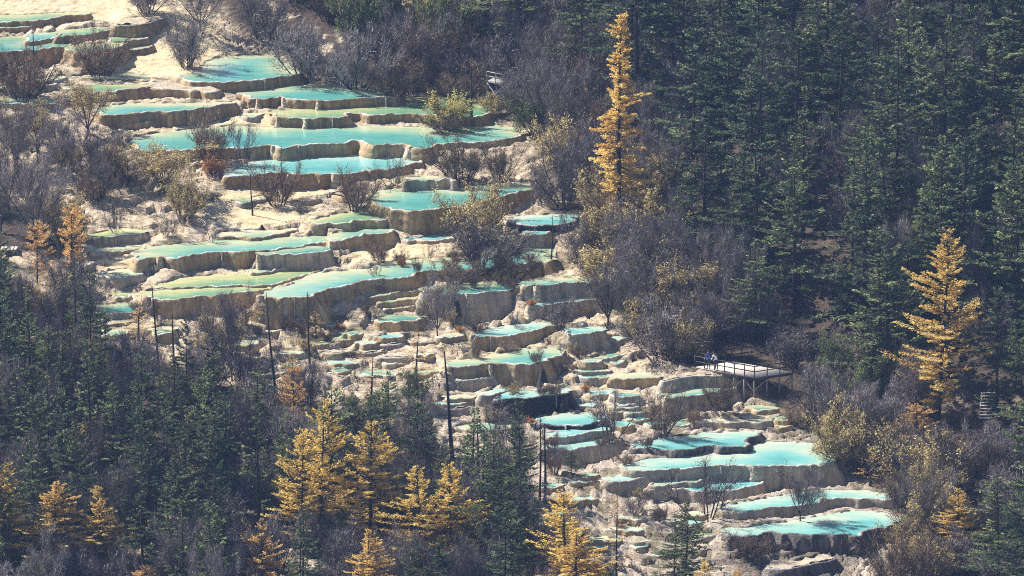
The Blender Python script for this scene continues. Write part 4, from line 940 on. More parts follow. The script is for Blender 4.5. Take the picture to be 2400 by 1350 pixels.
S_ = 'shrubs standing singly between the pools'
for kind, u, v, h, w, lab in [
 ('bare', 438, 158, 105, 135, 'round grey bare shrub left of the big oval pool'),
 ('bareb', 236, 178, 92, 135, 'round brown bare shrub in the top left pools'),
 ('bareb', 55, 232, 105, 150, 'dark twiggy shrub mass at the left edge near the top'),
 ('bareb', 5, 205, 70, 110, 'dark shrub cut by the left edge near the top'),
 ('bare', 345, 30, 70, 130, 'dark bare shrub on the upper cream bank'),
 ('btree', 470, 75, 110, 130, 'bare grey tree with fanned trunks above the grey round shrub'),
 ('bare', 615, 98, 110, 140, 'bare grey shrub on the far shore of the big oval pool'),
 ('bare', 712, 190, 120, 150, 'bare grey shrub at the right end of the big oval pool'),
 ('bare', 835, 208, 118, 185, 'wide bare grey shrub behind the wide upper turquoise pool'),
 ('bareb', 925, 222, 60, 130, 'low brown bare shrub on the upper right shore'),
 ('willow', 1040, 300, 70, 118, 'yellow willow shrub standing in the widest pool'),
 ('bareb', 1045, 310, 42, 110, 'brown bare thicket at the foot of the yellow willow'),
 ('bareb', 492, 385, 92, 105, 'bare brown shrub at the left end of the widest pool'),
 ('spiky', 575, 388, 92, 80, 'thin bare shrub just right of the brown one in the widest pool'),
 ('bareb', 650, 478, 82, 120, 'dark brown shrub at the foot of the thin dead trunk'),
 ('bareb', 832, 490, 76, 110, 'round dark brown shrub left of the leafy bush pool'),
 ('olive', 1118, 552, 110, 180, 'big round yellow green leafy shrub in the middle pools'),
 ('bare', 1130, 658, 100, 215, 'wide bare shrub in front of the leafy round one'),
 ('spiky', 922, 440, 76, 82, 'spiky dark bare shrub on the rocks by the grey block basin'),
 ('bareb', 1082, 428, 90, 145, 'brown shrub on the right shore under the widest pool'),
 ('bareb', 1172, 428, 82, 80, 'small bare shrub right of the brown shore shrub'),
 ('bare', 1272, 478, 80, 90, 'small bare shrub on the pale rocks at the forest edge'),
 ('bareb', 890, 618, 45, 52, 'tiny brown shrub on the cream rocks in the centre'),
 ('olive', 432, 515, 86, 115, 'olive brown shrub on the left of the cream flat'),
 ('spiky', 392, 556, 52, 75, 'low spiky bare shrub by the yellow green pool'),
 ('spiky', 272, 545, 80, 70, 'thin bare shrub beside the yellow green pool'),
 ('spiky', 497, 568, 32, 52, 'very small bare shrub above the long middle pool'),
 ('otree', 518, 838, 92, 120, 'olive leaved tree with dark fanned stems on the pale slope'),
 ('bareb', 560, 778, 80, 80, 'dark brown shrub at the foot of the high tan wall'),
 ('btree', 1025, 800, 130, 105, 'bare dark tree left of the tallest grey wall'),
 ('bare', 1312, 772, 70, 105, 'grey bare shrub between the small cyan pools'),
 ('spiky', 1432, 1030, 118, 135, 'bare shrub on the cliff beside the long grey curved wall'),
 ('bareb', 1550, 1016, 92, 100, 'dark reddish bare shrub in the gully under the tan block'),
 ('bareb', 1692, 978, 75, 85, 'bare brown shrub against the smooth round grey wall'),
 ('spiky', 1658, 1222, 130, 190, 'large spiky dark bare shrub in front of the lower cyan pools'),
 ('btree', 1875, 1222, 118, 115, 'small spreading bare tree standing in the lowest pool'),
 ('spiky', 1482, 1205, 55, 85, 'low bare shrub on the rocks at the bottom'),
 ('spiky', 1160, 1008, 68, 115, 'bare crooked shrub beside the shallow pale green pool'),
 ('bareb', 1300, 1110, 50, 60, 'small dark shrub under the long grey curved wall'),
 ('otree', 382, 448, 100, 150, 'olive tree with bent dark trunks at the left'),
 ('otree', 300, 440, 90, 110, 'leafy olive tree left of the bent trunks'),
 ('bareb', 260, 420, 80, 110, 'brown bare shrub left of the olive trees'),
 ('rust', 500, 408, 38, 60, 'low golden shrub at the left end of the crossed pool'),
 ('otree', 205, 320, 115, 125, 'bare olive tree in front of the rippled turquoise pool'),
 ('btree', 145, 415, 150, 140, 'bare tree with a thick dark trunk at the left'),
 ('btree', 35, 400, 145, 140, 'bare dark tree at the left edge'),
 ('bare', 225, 400, 85, 110, 'grey bare shrub under the olive tree at the left'),
 ('bare', 1200, 262, 75, 100, 'bare shrub in front of the small lookout platform'),
 ('olive', 1155, 272, 44, 60, 'small olive shrub under the small lookout platform'),
 ('bareb', 1760, 1310, 50, 110, 'dark scrub at the left foot of the knobbly boulder wall'),
 ('bareb', 1195, 656, 52, 130, 'low dark thicket right of the wide bare shrub'),
 ('bareb', 1065, 664, 46, 100, 'low dark thicket left of the wide bare shrub'),
 ('otree', 90, 360, 110, 120, 'bare leaning tree near the left edge'),
 ('bare', 1555, 842, 120, 200, 'large rounded grey bare shrub left of the viewing deck'),
 ('bare', 1908, 958, 100, 115, 'grey bare shrub just right of the viewing deck'),
 ('bare', 1955, 1005, 110, 135, 'grey bare shrub above the right lobe of the forked pool'),
 ('bareb', 1868, 995, 42, 95, 'low brown shrub on the pale bank below the deck'),
 ('olive', 1960, 1075, 75, 120, 'olive shrub overhanging the right end of the forked pool'),
]: plant_px(kind, u, v, h, w, lab, S_)

# dead trunks
def snag(u, v, hpx, lean, rad, label, stubs=9, seed=0):
    P = stand(u, v); k = px_scale(P); H = hpx / k / CD
    g = np.random.default_rng(seed + 500)
    t = np.linspace(0, 1, 8)
    G = Geo()
    pts = np.stack([lean * H * t + np.sin(t * 5 + seed) * .05, np.sin(t * 3 + seed) * .08, -.5 + t * (H + .5)], -1)
    G.tube(pts, rad * (1 - t * .75), 6)
    root = link('dead_trunk', None); root.location = P
    tag(root, label, 'dead tree', 'bare dead trunks')
    B = G
    for _ in range(stubs):
        s = g.uniform(.2, .97); i = s * 7; a = int(i); p = pts[a] * (1 - i + a) + pts[min(7, a + 1)] * (i - a)
        az = g.uniform(0, 6.28); l = g.uniform(.15, .55)
        B.tube(np.array([p, p + np.array([math.cos(az) * l, math.sin(az) * l, g.uniform(-.1, .15)])]), [.03, .012], 4)
    link('trunk', G.mesh('dead_trunk', M['bark_dark'], True), root)
for k, a in enumerate([
 (376, 935, 260, -.055, .16, 'tall leaning dead trunk in front of the high tan wall', 22),
 (412, 960, 222, -.02, .17, 'shorter dead trunk right of the tall leaning one', 12),
 (645, 905, 220, -.09, .14, 'leaning dead trunk below the left end of the curving pool', 14),
 (728, 870, 185, -.04, .13, 'dead trunk in front of the tan wall of the curving pool', 14),
 (1063, 1078, 255, -.085, .22, 'thick slanting dead trunk left of the spill stained block', 16),
 (1266, 1180, 212, 0, .12, 'left one of the twin bare trunks below the black wall', 8),
 (1277, 1180, 188, 0, .15, 'right one of the twin bare trunks below the black wall', 14),
 (591, 506, 102, -.03, .11, 'bare pole standing on the cream flat', 3),
 (662, 448, 105, -.02, .08, 'thin dead trunk crossing the long turquoise pool', 4),
 (84, 200, 145, -.04, .12, 'bare dead trunk in front of the top left pools', 10),
 (1107, 274, 125, -.03, .16, 'dark bare trunk at the right end of the long green pool', 6),
 (1293, 608, 102, .02, .09, 'short dead trunk at the forest edge by the tiny cyan pool', 8),
 (2316, 1172, 148, -.02, .10, 'pale bare trunk in front of the lower right forest', 6),
 (88, 412, 110, -.01, .09, 'dark thin trunk among the left bare trees', 8),
 (408, 430, 60, 0, .05, 'small bare pole beside the olive tree', 4),
]): snag(*a[:6], stubs=a[6], seed=k)

# ------------------------------------------------------------------ the forests
pl = np.random.default_rng(21)
def scatter(poly, su, sv, jit=.42):
    pa_ = np.array(poly); lo, hi = pa_.min(0), pa_.max(0)
    out = []
    r = 0
    v = lo[1]
    while v < hi[1]:
        u = lo[0] + (r % 2) * su / 2
        while u < hi[0]:
            a, b = u + pl.normal(0, jit * su), v + pl.normal(0, jit * sv)
            if pin(a, b, poly): out.append((a, b))
            u += su
        v += sv; r += 1
    return out
LM = [('the tall narrow golden larch', 1450, 280), ('the broad golden larch', 2195, 740), ('the viewing deck', 1760, 860), ('the small lookout platform', 1160, 200), ('the compact lower right larch', 2243, 1210),
      ('the plank stairs', 2310, 965), ('the twin yellow larches', 1022, 1200), ('the broad yellow larch', 868, 1120), ('the wide bottom left larch', 120, 1230), ('the shorter dead trunk', 408, 850),
      ('the brownish orange larch', 615, 1290), ('the twin bare trunks', 1272, 1080), ('the slanting dead trunk', 1055, 950), ('the rust larch', 165, 560), ('the big oval pool', 570, 160), ('the top right corner', 2400, 0),
      ('the last pool', 1960, 1230), ('the pale bare trunk', 2315, 1100), ('the gold edge larch', 30, 1200), ('the middle top edge', 1800, 0)]
ORD = ['nearest', 'second nearest', 'third nearest', 'fourth nearest', 'fifth nearest', 'sixth nearest', 'seventh nearest', 'eighth nearest', 'ninth nearest', 'tenth nearest', 'eleventh nearest', 'twelfth nearest'] + [w + ' nearest' for w in 'thirteenth fourteenth fifteenth sixteenth seventeenth eighteenth nineteenth twentieth'.split()] + ['twenty-%s nearest' % w for w in 'first second third fourth fifth sixth seventh'.split()]
WILD = []
def name_wild():
    groups = {}
    for o, what, u, v in WILD:
        d = [math.hypot(u - a, v - b) for _, a, b in LM]; k = int(np.argmin(d)); dx, dy = u - LM[k][1], v - LM[k][2]
        sec = ('right of' if dx > 0 else 'left of') if abs(dx) > abs(dy) else ('below' if dy > 0 else 'above')
        groups.setdefault((what, k, sec), []).append((d[k], o))
    for (what, k, sec), L in groups.items():
        L.sort(key=lambda t: t[0])
        for r, (_, o) in enumerate(L):
            o['label'] = '%s, %s %s %s' % (what, ORD[min(r, len(ORD) - 1)], sec, LM[k][0])
def hides(u, v, h, w):
    for a, b, c_, d, bv in KEEP:
        if v > bv - 2 and u + w * .36 > a + (c_ - a) * .06 and u - w * .36 < c_ - (c_ - a) * .06 and v - h < b + (d - b) * .85 and v > b: return True
    for p in PP:
        q = p['poly']; cu = (q[:, 0].min() + q[:, 0].max()) / 2
        if v > q[:, 1].max() - 3 and abs(u - cu) < np.ptp(q[:, 0]) / 2 + w * .2 and v - h < q[:, 1].max():
            for fu in (-.12, .12):
                for fv in (.15, .35, .55, .75, .9):
                    if pin(u + fu * w, v - fv * h, p['pl']): return True
    return False
def forest(poly, su, sv, mix, group, labels, ground=None):
    """mix: list of (kind, weight, height px range, width px range)"""
    w = np.array([m[1] for m in mix], float); w /= w.sum()
    for u, v in scatter(poly, su, sv):
        k = pl.choice(len(mix), p=w); kind, _, hr, wr = mix[k]
        h = pl.uniform(*hr); wd_ = pl.uniform(*wr)
        if u + wd_ / 2 < -60 or u - wd_ / 2 > 2460 or v < -60 or v - h > 1345 or hides(u, v, h, wd_): continue
        o = plant_px(kind, u, v, h, wd_, labels[kind], group)
        what = labels[kind].split(' in the ')[0].replace(' under tall conifers', ' below the firs').split(' crowded')[0].split(' squeezed')[0].split(' among')[0].split(' under')[0].split(' behind')[0]
        WILD.append((o, what, min(max(u, 0), 2400), min(max(v - h * .5, 0), 1350)))
CON_R = [(1500,330),(1600,420),(1640,640),(1690,790),(1890,835),(2080,960),(2280,1180),(2330,1500),(2700,1500),(2700,-60),(1560,-60),(1150,60),(1250,180),(1430,300)]
forest(CON_R, 118, 92, [('spruce', 5, (270, 470), (150, 240)), ('fir', 5, (290, 480), (160, 260)), ('thin', 1.2, (240, 360), (70, 110))],
       'conifers of the right hand forest', dict(spruce='green spruce crowded in the forest on the right slope', fir='dark fir crowded in the forest on the right slope', thin='slim spruce squeezed between bigger trees on the right slope'))
SH_R = [(560,-40),(760,60),(900,215),(1150,250),(1225,330),(1290,470),(1340,600),(1410,720),(1440,830),(1620,850),(1760,790),(1900,930),(1990,1060),(2130,1180),(2200,1350),(2420,1400),(2420,1050),(2100,900),(1900,800),(1720,640),(1640,400),(1560,150),(1450,-60)]
forest(SH_R, 72, 50, [('bare', 5, (75, 130), (110, 170)), ('btree', 4, (110, 170), (120, 170)), ('bareb', 1.2, (70, 110), (100, 150)), ('ever', 1.0, (80, 130), (80, 130)), ('olive', .8, (70, 110), (90, 140))],
       'undergrowth of the right hand slope', dict(bare='grey bare shrub in the thicket on the right slope', btree='grey bare tree in the thicket on the right slope', bareb='brown bare shrub in the thicket on the right slope', ever='dark evergreen shrub in the thicket on the right slope', olive='olive leaved shrub in the thicket on the right slope'))
forest([(1500,-60),(2450,-60),(2450,1000),(2300,900),(2050,700),(1800,420),(1650,150)], 104, 74, [('bare', 2, (85, 140), (120, 180)), ('btree', 5, (150, 235), (130, 190)), ('ever', 2, (80, 140), (90, 140))],
       'undergrowth under the right hand conifers', dict(bare='grey bare shrub under tall conifers in the thicket', btree='grey bare tree under tall conifers in the thicket', ever='dark evergreen shrub under tall conifers in the thicket'))
OL_R = [(1400,560),(1490,480),(1600,600),(1700,740),(1560,760),(1420,690)]
forest(OL_R, 85, 52, [('olive', 5, (80, 125), (130, 195)), ('otree', 2, (110, 150), (130, 175)), ('bare', 1, (80, 110), (110, 150))],
       'autumn thicket by the column larch', dict(olive='olive gold shrub in the thicket below the tall narrow larch', otree='olive gold tree in the thicket below the tall narrow larch', bare='grey shrub among olive ones below the tall narrow larch'))
OL_B = [(1950,1080),(2100,1010),(2260,1080),(2300,1240),(2200,1420),(2020,1420),(2110,1260),(2020,1130)]
forest(OL_B, 78, 52, [('olive', 5, (80, 125), (120, 175)), ('otree', 1.5, (100, 140), (120, 160)), ('bareb', 1.5, (70, 110), (110, 150))],
       'autumn thicket at the lower right', dict(olive='olive gold shrub in the lower right thicket by the last pools', otree='olive gold tree in the lower right thicket by the last pools', bareb='brown bare shrub in the lower right thicket by the last pools'))
CON_T = [(700,-40),(1160,60),(1200,150),(1100,175),(960,150),(830,90),(700,30)]
forest(CON_T, 120, 60, [('spruce', 2, (150, 260), (80, 130)), ('ever', 2, (90, 150), (90, 150))],
       'trees above the upper pools', dict(spruce='green spruce behind the grey shrubs above the upper pools', ever='dark evergreen shrub among grey ones above the upper pools'))
CON_L = [(-120,740),(120,800),(240,900),(320,970),(480,1040),(640,1060),(760,1120),(900,1090),(1080,1120),(1230,1260),(1290,1530),(-120,1530)]
forest(CON_L, 80, 60, [('spruce', 5, (220, 330), (95, 150)), ('fir', 3, (240, 340), (105, 155)), ('thin', 4, (210, 320), (60, 95))],
       'conifers of the lower left forest', dict(spruce='green spruce crowded in the forest at the lower left', fir='dark fir crowded in the forest at the lower left', thin='slim spruce squeezed between bigger trees at the lower left'))
SH_L = [(-100,480),(60,440),(180,600),(260,800),(420,880),(700,900),(900,950),(1040,900),(1120,1020),(1230,1120),(1330,1300),(1460,1500),(-100,1500)]
forest(SH_L, 88, 62, [('bare', 4, (75, 120), (100, 150)), ('btree', 4, (130, 200), (105, 150)), ('ever', 1.0, (70, 110), (80, 120)), ('olive', 1, (70, 100), (90, 130))],
       'undergrowth of the lower left forest', dict(bare='grey bare shrub under the conifers at the lower left', btree='grey bare tree among the conifers at the lower left', ever='evergreen shrub under the conifers at the lower left', olive='olive leaved shrub under the conifers at the lower left'))
LFT = [(-40,330),(180,350),(300,430),(330,520),(200,600),(60,560),(-40,480)]
forest(LFT, 135, 80, [('bare', 2, (60, 95), (80, 120)), ('bareb', 3, (60, 95), (80, 120)), ('otree', 2, (80, 110), (90, 120)), ('olive', 1.5, (50, 80), (70, 110))],
       'thicket at the left edge', dict(bare='grey bare shrub in the thicket at the left edge', bareb='brown bare shrub in the thicket at the left edge', otree='olive tree in the thicket at the left edge', olive='olive shrub in the thicket at the left edge'))
forest([(200,600),(330,760),(640,900),(860,900),(1000,860),(1080,960),(1300,1060),(1480,1300),(1700,1300),(1500,1180),(1600,1010),(1760,1000),(1560,960),(1400,820),(1300,700),(1240,560),(960,570),(800,720),(480,760),(300,700)], 62, 40,
       [('spiky', 2, (16, 34), (22, 48)), ('bareb', 3, (14, 34), (24, 52)), ('rust', .25, (12, 22), (20, 36)), ('olive', 1, (16, 34), (24, 50))], 'low brush on the pale rocks',
       dict(spiky='low bare twigs in the brush on pale rock', bareb='low brown scrub in the brush on pale rock', rust='low rusty scrub in the brush on pale rock', olive='low olive scrub in the brush on pale rock'))
for u, v, h, w, lab in [
 (242, 905, 175, 95, 'green spruce top left of the leaning dead trunk'), (415, 1060, 220, 110, 'open green spruce under the shorter dead trunk'),
 (600, 1090, 240, 110, 'dark spruce in front of the pale slope, lower left of centre'), (910, 1130, 260, 100, 'thin green spruce left of the slanting dead trunk'),
 (1215, 1240, 250, 110, 'open green spruce just left of the twin bare trunks'), (1160, 1300, 300, 110, 'dark open spruce left of the one beside the twin trunks'),
 (1605, 1390, 215, 120, 'green spruce in front of the bottom rocks'), (2340, 1370, 260, 170, 'green spruce in the bottom right corner'),
 (1580, 1370, 130, 110, 'low green spruce beside the one in front of the bottom rocks'), (1095, 1160, 150, 90, 'small dark spruce right of the slanting dead trunk'),
 (1340, 1120, 60, 50, 'very small spruce under the long grey curved wall'), (1770, 800, 230, 150, 'bright green conifer directly above the viewing deck'),
]: plant_px('spruce', u, v, h, w, lab, 'conifers one can pick out')
name_wild()
# ------------------------------------------------------------------ cascades where the pools spill over (parts of the pools)
def fan(u, v0, v1, wpx, mat, narrow=.5, seed=0, out=.55):
    best, bd = None, 1e9
    for i, p in enumerate(PP):
        d = np.min(np.hypot(p['fr'][:, 0] - u, (p['fr'][:, 1] - v0) * 1.5))
        f2 = resample(p['fr'], 60)[0]; d = min(d, np.min(np.hypot(f2[:, 0] - u, (f2[:, 1] - v0) * 1.5)))
        if d < bd: bd, best = d, i
    p = PP[best]; z = p['z']
    P = at_z(u, v0, z); k = px_scale(P); w = wpx / k / 2; h = (v1 - v0) / k / CD + .25
    na, nt_ = 15, 14
    A, T_ = np.meshgrid(np.linspace(-1, 1, na), np.linspace(0, 1, nt_))
    g = .5 * (fbm(A * 2.3 + seed * 3, T_ * h * 1.6 + seed, 3) - .5) + .3 * (np.abs(vnoise(A * 4 + seed, T_ * h * 4.0) - .5))
    st_ = np.floor(T_ * h / .35 + g) * .35 / h
    dep = np.sqrt(np.clip(1 - A * A, 0, 1)) * (.15 + out * (.35 * T_ + .65 * st_)) + g * .5
    X = P[0] + A * w * (narrow + (1.25 - narrow) * T_)
    Y = P[1] - dep - .05 + np.abs(A) ** 4 * .6
    Zz = z + .10 - h * T_ * 1.05 - np.abs(A) ** 3 * .15
    V = np.stack([X, Y, Zz], -1).reshape(-1, 3)
    ii = np.arange(na * nt_).reshape(nt_, na)
    Q = np.stack([ii[:-1, :-1], ii[1:, :-1], ii[1:, 1:], ii[:-1, 1:]], -1).reshape(-1, 4)
    root = p['root']
    me = mk_mesh('spill', V - np.array(root.location), Q, None, {'tone': np.tile([.66, .58, .45, .25], (len(V), 1)), 'flow': np.stack([X.ravel(), (Zz - z).ravel() - .5, X.ravel() * 0 + seed], -1)}, True, mat)
    link('spill_apron', me, root)
for k, (u, v0, v1, w, nr) in enumerate([(641,343,368,24,.6),(856,334,366,34,.5),(962,345,370,34,.6),(605,233,252,18,.6),(668,231,250,26,.7),(745,237,258,18,.6),(716,279,296,18,.5),
  (652,275,296,20,.5),(862,268,288,20,.6),(786,409,450,30,.7),(680,410,436,22,.7),(965,494,540,20,.6),(606,598,628,16,.7),(776,567,590,18,.7),(612,694,738,34,.7),(668,698,744,22,.8),
  (374,604,628,24,.8),(346,697,735,34,.8),(1258,672,704,28,.7),(1100,690,760,34,.8),(1040,692,735,22,.6),(1245,718,750,30,.8),(1335,783,826,20,.6),(1150,856,900,16,.6),(1560,934,966,22,.7),
  (1588,1098,1122,22,.7),(1770,1092,1122,40,.7),(1850,1092,1140,26,.5),(1925,1088,1120,30,.7),(1975,1254,1312,62,.9),(1860,1252,1300,46,.8),(1525,1150,1178,24,.8),(330,586,606,22,.8),(478,694,728,26,.6),(240,217,240,22,.7)]):
    fan(u, v0, v1, w, M['rough'] if v0 > 1245 else M['ground'], nr, k)
fan(1272, 866, 910, 30, M['dark'], .3, 77, .35)
fan(1068, 705, 738, 26, M['dark'], .5, 78, .35)
fan(1322, 932, 975, 26, M['dark'], .6, 79, .5)

M['fall'] = mat_wall('falling_water', (.34, .38, .36), (.50, .53, .50), (.70, .72, .69), (.6, .62, .6), .6)
for k, (u, v0, v1, w) in enumerate([(1304,928,968,5),(1262,850,880,4),(1326,998,1010,6),(1330,1022,1040,5),(700,342,366,4),(520,592,628,4),(855,658,680,4),(905,230,248,4),(780,277,294,3),(620,187,206,4),(1150,790,820,4),(1640,927,960,4),(1900,1092,1140,5),(1000,492,540,4),(420,702,740,4),(690,698,740,4),(1690,1094,1126,4)]):
    fan(u, v0, v1, w, M['fall'], .9, 200 + k, .16)

# ------------------------------------------------------------------ viewing deck and other woodwork
M['wood_pale'] = mat_bark('pale_boards', (.50, .43, .36), (.66, .58, .50), 1.0)
M['wood_dark'] = mat_bark('dark_timber', (.05, .04, .035), (.11, .09, .075), 1.0)
M['wood_grey'] = mat_bark('grey_timber', (.26, .24, .22), (.42, .39, .36), 1.0)
def post_bar(name, parent, p, q, w, h, mat, org):
    G = Geo(); G.bar(np.asarray(p) - org, np.asarray(q) - org, w, h)
    return link(name, G.mesh(name, mat), parent)
Gd = stand(1769, 930)
zd = Gd[2] + 1.9
cL, cF, cR = at_z(1629, 860, zd), at_z(1769, 885, zd), at_z(1858, 872, zd)
cB = cL + (cR - cF)
org = np.array([cF[0], cF[1], Gd[2]])
deck = tag(link('viewing_deck', None), 'pale wooden viewing deck on braced posts beside the lower pools', 'deck'); deck.location = org
nb_ = 26
G = Geo()
for k in range(nb_):
    a, b = (k + .04) / nb_, (k + .96) / nb_
    p, q, r, s_ = cF + (cR - cF) * a, cL + (cR - cF) * a, cL + (cR - cF) * b, cF + (cR - cF) * b
    V = np.array([p, q, r, s_, p, q, r, s_]); V[:4, 2] -= .05
    G.add(V - org, [[0, 1, 2, 3], [7, 6, 5, 4], [0, 4, 5, 1], [1, 5, 6, 2], [2, 6, 7, 3], [3, 7, 4, 0]])
link('deck_floor', G.mesh('deck_floor', M['wood_pale']), deck)
dn = np.array([0, 0, 1.0])
for p, q in ((cL, cF), (cF, cR), (cB, cL), (cR, cB)):
    post_bar('edge_beam', deck, p - dn * .16, q - dn * .16, .09, .20, M['wood_dark'], org)
def rail_run(parent, p, q, n, org, mat, h=1.0, skip_last=False, post=.09):
    for k in range(n + 1 - (1 if skip_last else 0)):
        c = p + (q - p) * k / n
        post_bar('rail_post', parent, c + dn * .0, c + dn * (h + .06), post, post, mat, org)
    for zz in (h, h * .52):
        post_bar('rail', parent, p + dn * zz, q + dn * zz, .06, .075, mat, org)
ins_ = lambda a: a + (cB - cF) * .012
rail_run(deck, ins_(cL), ins_(cF), 6, org, M['wood_dark'], 1.0, True)
rail_run(deck, ins_(cF), ins_(cR), 3, org, M['wood_dark'])
for a, b, n in ((cL, cF, 6), (cF, cR, 3)):
    prev = None
    for k in range(n + 1):
        if a is cF and k == 0: prev = (c0_, f0_) ; continue
        c = a + (b - a) * k / n + (cB - cF) * .03
        gzz = float(_gz(np.array([c[0]]), np.array([c[1]]))[0])
        top = c - dn * .26; foot = np.array([c[0], c[1], min(gzz - .3, zd - .9)])
        post_bar('support_post', deck, foot, top, .15, .15, M['wood_grey'], org)
        if prev is not None and k % 1 == 0:
            (pt, pf) = prev
            fz = max(pf[2], foot[2], zd - 1.7) + .35
            post_bar('brace', deck, np.array([pt[0], pt[1], fz]) if k % 2 else pt - dn * .05, top - dn * .05 if k % 2 else np.array([c[0], c[1], fz]), .08, .10, M['wood_grey'], org)
        prev = (top, foot); c0_, f0_ = top, foot
# dark railing on the path behind the deck
pa, pb = stand(1690, 846), stand(1762, 834)
pb = np.array([pb[0], pb[1], pa[2] + (pb[2] - pa[2]) * .5]); o2 = pa.copy()
rl = tag(link('path_railing', None), 'dark wooden railing along the path behind the viewing deck', 'railing'); rl.location = o2
rail_run(rl, pa - dn * .1, pb - dn * .1, 3, o2, M['wood_dark'], 1.05)
# small lookout at the far forest edge
Pk = stand(1158, 246); k = px_scale(Pk)
lo_ = tag(link('lookout_platform', None), 'small pale wooden lookout on crossed legs at the upper forest edge', 'platform'); lo_.location = Pk
zf = Pk[2] + 2.3
l0, l1 = at_z(1141, 190, zf), at_z(1182, 199, zf)
bk_ = np.array([.9, 2.6, 0.])
G = Geo(); V = np.array([l0, l1, l1 + bk_, l0 + bk_] * 2); V[:4, 2] -= .10
G.add(V - Pk, [[3, 2, 1, 0], [4, 5, 6, 7], [0, 1, 5, 4], [1, 2, 6, 5], [2, 3, 7, 6], [3, 0, 4, 7]])
link('deck_floor', G.mesh('lookout_floor', M['wood_grey']), lo_)
for zz in (.55, 1.0): post_bar('rail', lo_, l0 + dn * zz, l1 + dn * zz, .05, .10, M['wood_grey'], Pk)
for f in (0, .5, 1): post_bar('rail_post', lo_, l0 + (l1 - l0) * f, l0 + (l1 - l0) * f + dn * 1.05, .08, .08, M['wood_grey'], Pk)
b0, b1 = np.array([l0[0] + .1, l0[1], Pk[2] - .4]), np.array([l1[0] - .1, l1[1], Pk[2] - .4])
post_bar('leg', lo_, l0 - dn * .1, b0, .12, .12, M['wood_grey'], Pk); post_bar('leg', lo_, l1 - dn * .1, b1, .12, .12, M['wood_grey'], Pk); post_bar('brace', lo_, l0 - dn * .15 - np.array([0, .1, 0]), b1 - np.array([0, .1, -.6]), .07, .09, M['wood_grey'], Pk); post_bar('brace', lo_, l1 - dn * .15 + np.array([0, .1, 0]), b0 + np.array([0, .1, .6]), .07, .09, M['wood_grey'], Pk)
post_bar('leg', lo_, b0 + bk_, l0 + bk_ - dn * .1, .12, .12, M['wood_grey'], Pk); post_bar('leg', lo_, b1 + bk_, l1 + bk_ - dn * .1, .12, .12, M['wood_grey'], Pk)
# plank stairs in the dark forest
def stairs(u, v, n, wpx, label, rise=.2, run=.34):
    P = stand(u, v); k = px_scale(P); w = wpx / k
    r = tag(link('plank_stairs', None), label, 'stairs'); r.location = P
    for j in range(n):
        G = Geo(); G.box((0.05 * j, j * run, j * rise + .12), (w / 2, 0, 0), (0, .14, 0), (0, 0, .025))
        link('step', G.mesh('stair_step', M['wood_grey']), r)
    for sx in (-1, 1):
        G = Geo(); G.bar((sx * w * .46, -.1, -.05), (sx * w * .46 + .05 * (n - 1), (n - 1) * run + .1, (n - 1) * rise + .02), .06, .16)
        link('stringer', G.mesh('stringer', M['wood_grey']), r)
stairs(2312, 985, 9, 38, 'pale plank stairs between dark firs at the right')
stairs(2318, 1025, 5, 26, 'short flight of plank stairs below the longer one at the right', .18)
def walk(u, v, lpx, label):
    P = stand(u, v); k = px_scale(P); L = lpx / k
    P = P + dn * .5
    r = tag(link('boardwalk', None), label, 'boardwalk'); r.location = P
    m = int(L / .28)
    for j in range(m):
        G = Geo(); G.box((-L / 2 + (j + .5) * L / m, 0, 0), (L / m * .44, 0, 0), (0, .7, 0), (0, 0, .03))
        link('plank', G.mesh('walk_plank', M['wood_pale']), r)
    for x in (-L * .45, L * .45):
        for y in (-.55, .55):
            G = Geo(); G.bar((x, y, -1.3), (x, y, -.05), .1, .1); link('post', G.mesh('walk_post', M['wood_grey']), r)
    for y in (-.5, .5):
        G = Geo(); G.bar((-L / 2, y, -.10), (L / 2, y, -.10), .08, .12); link('beam', G.mesh('walk_beam', M['wood_grey']), r)
walk(22, 596, 40, 'short pale boardwalk at the left edge behind conifers')

# dark little warning stone on the cream flat
P = stand(614, 538)
G = Geo()
th = np.linspace(0, 2 * math.pi, 8)[:-1]
prof_ = [(.24, -.1), (.22, .08), (.13, .28), (.04, .42)]
V = np.array([[r_ * math.cos(t) * (1 + .2 * math.sin(3 * t)), r_ * math.sin(t), z_] for r_, z_ in prof_ for t in th])
Qs = [[i * 7 + j, i * 7 + (j + 1) % 7, (i + 1) * 7 + (j + 1) % 7, (i + 1) * 7 + j] for i in range(3) for j in range(7)]
G.add(V, Qs, [[21 + j, 21 + (j + 1) % 7, 21 + (j + 2) % 7] for j in range(0, 5)])
o = tag(link('dark_stone', G.mesh('dark_stone', M['bark_dark'], False)), 'small dark pointed stone on the cream flat right of the bare pole', 'stone'); o.location = P

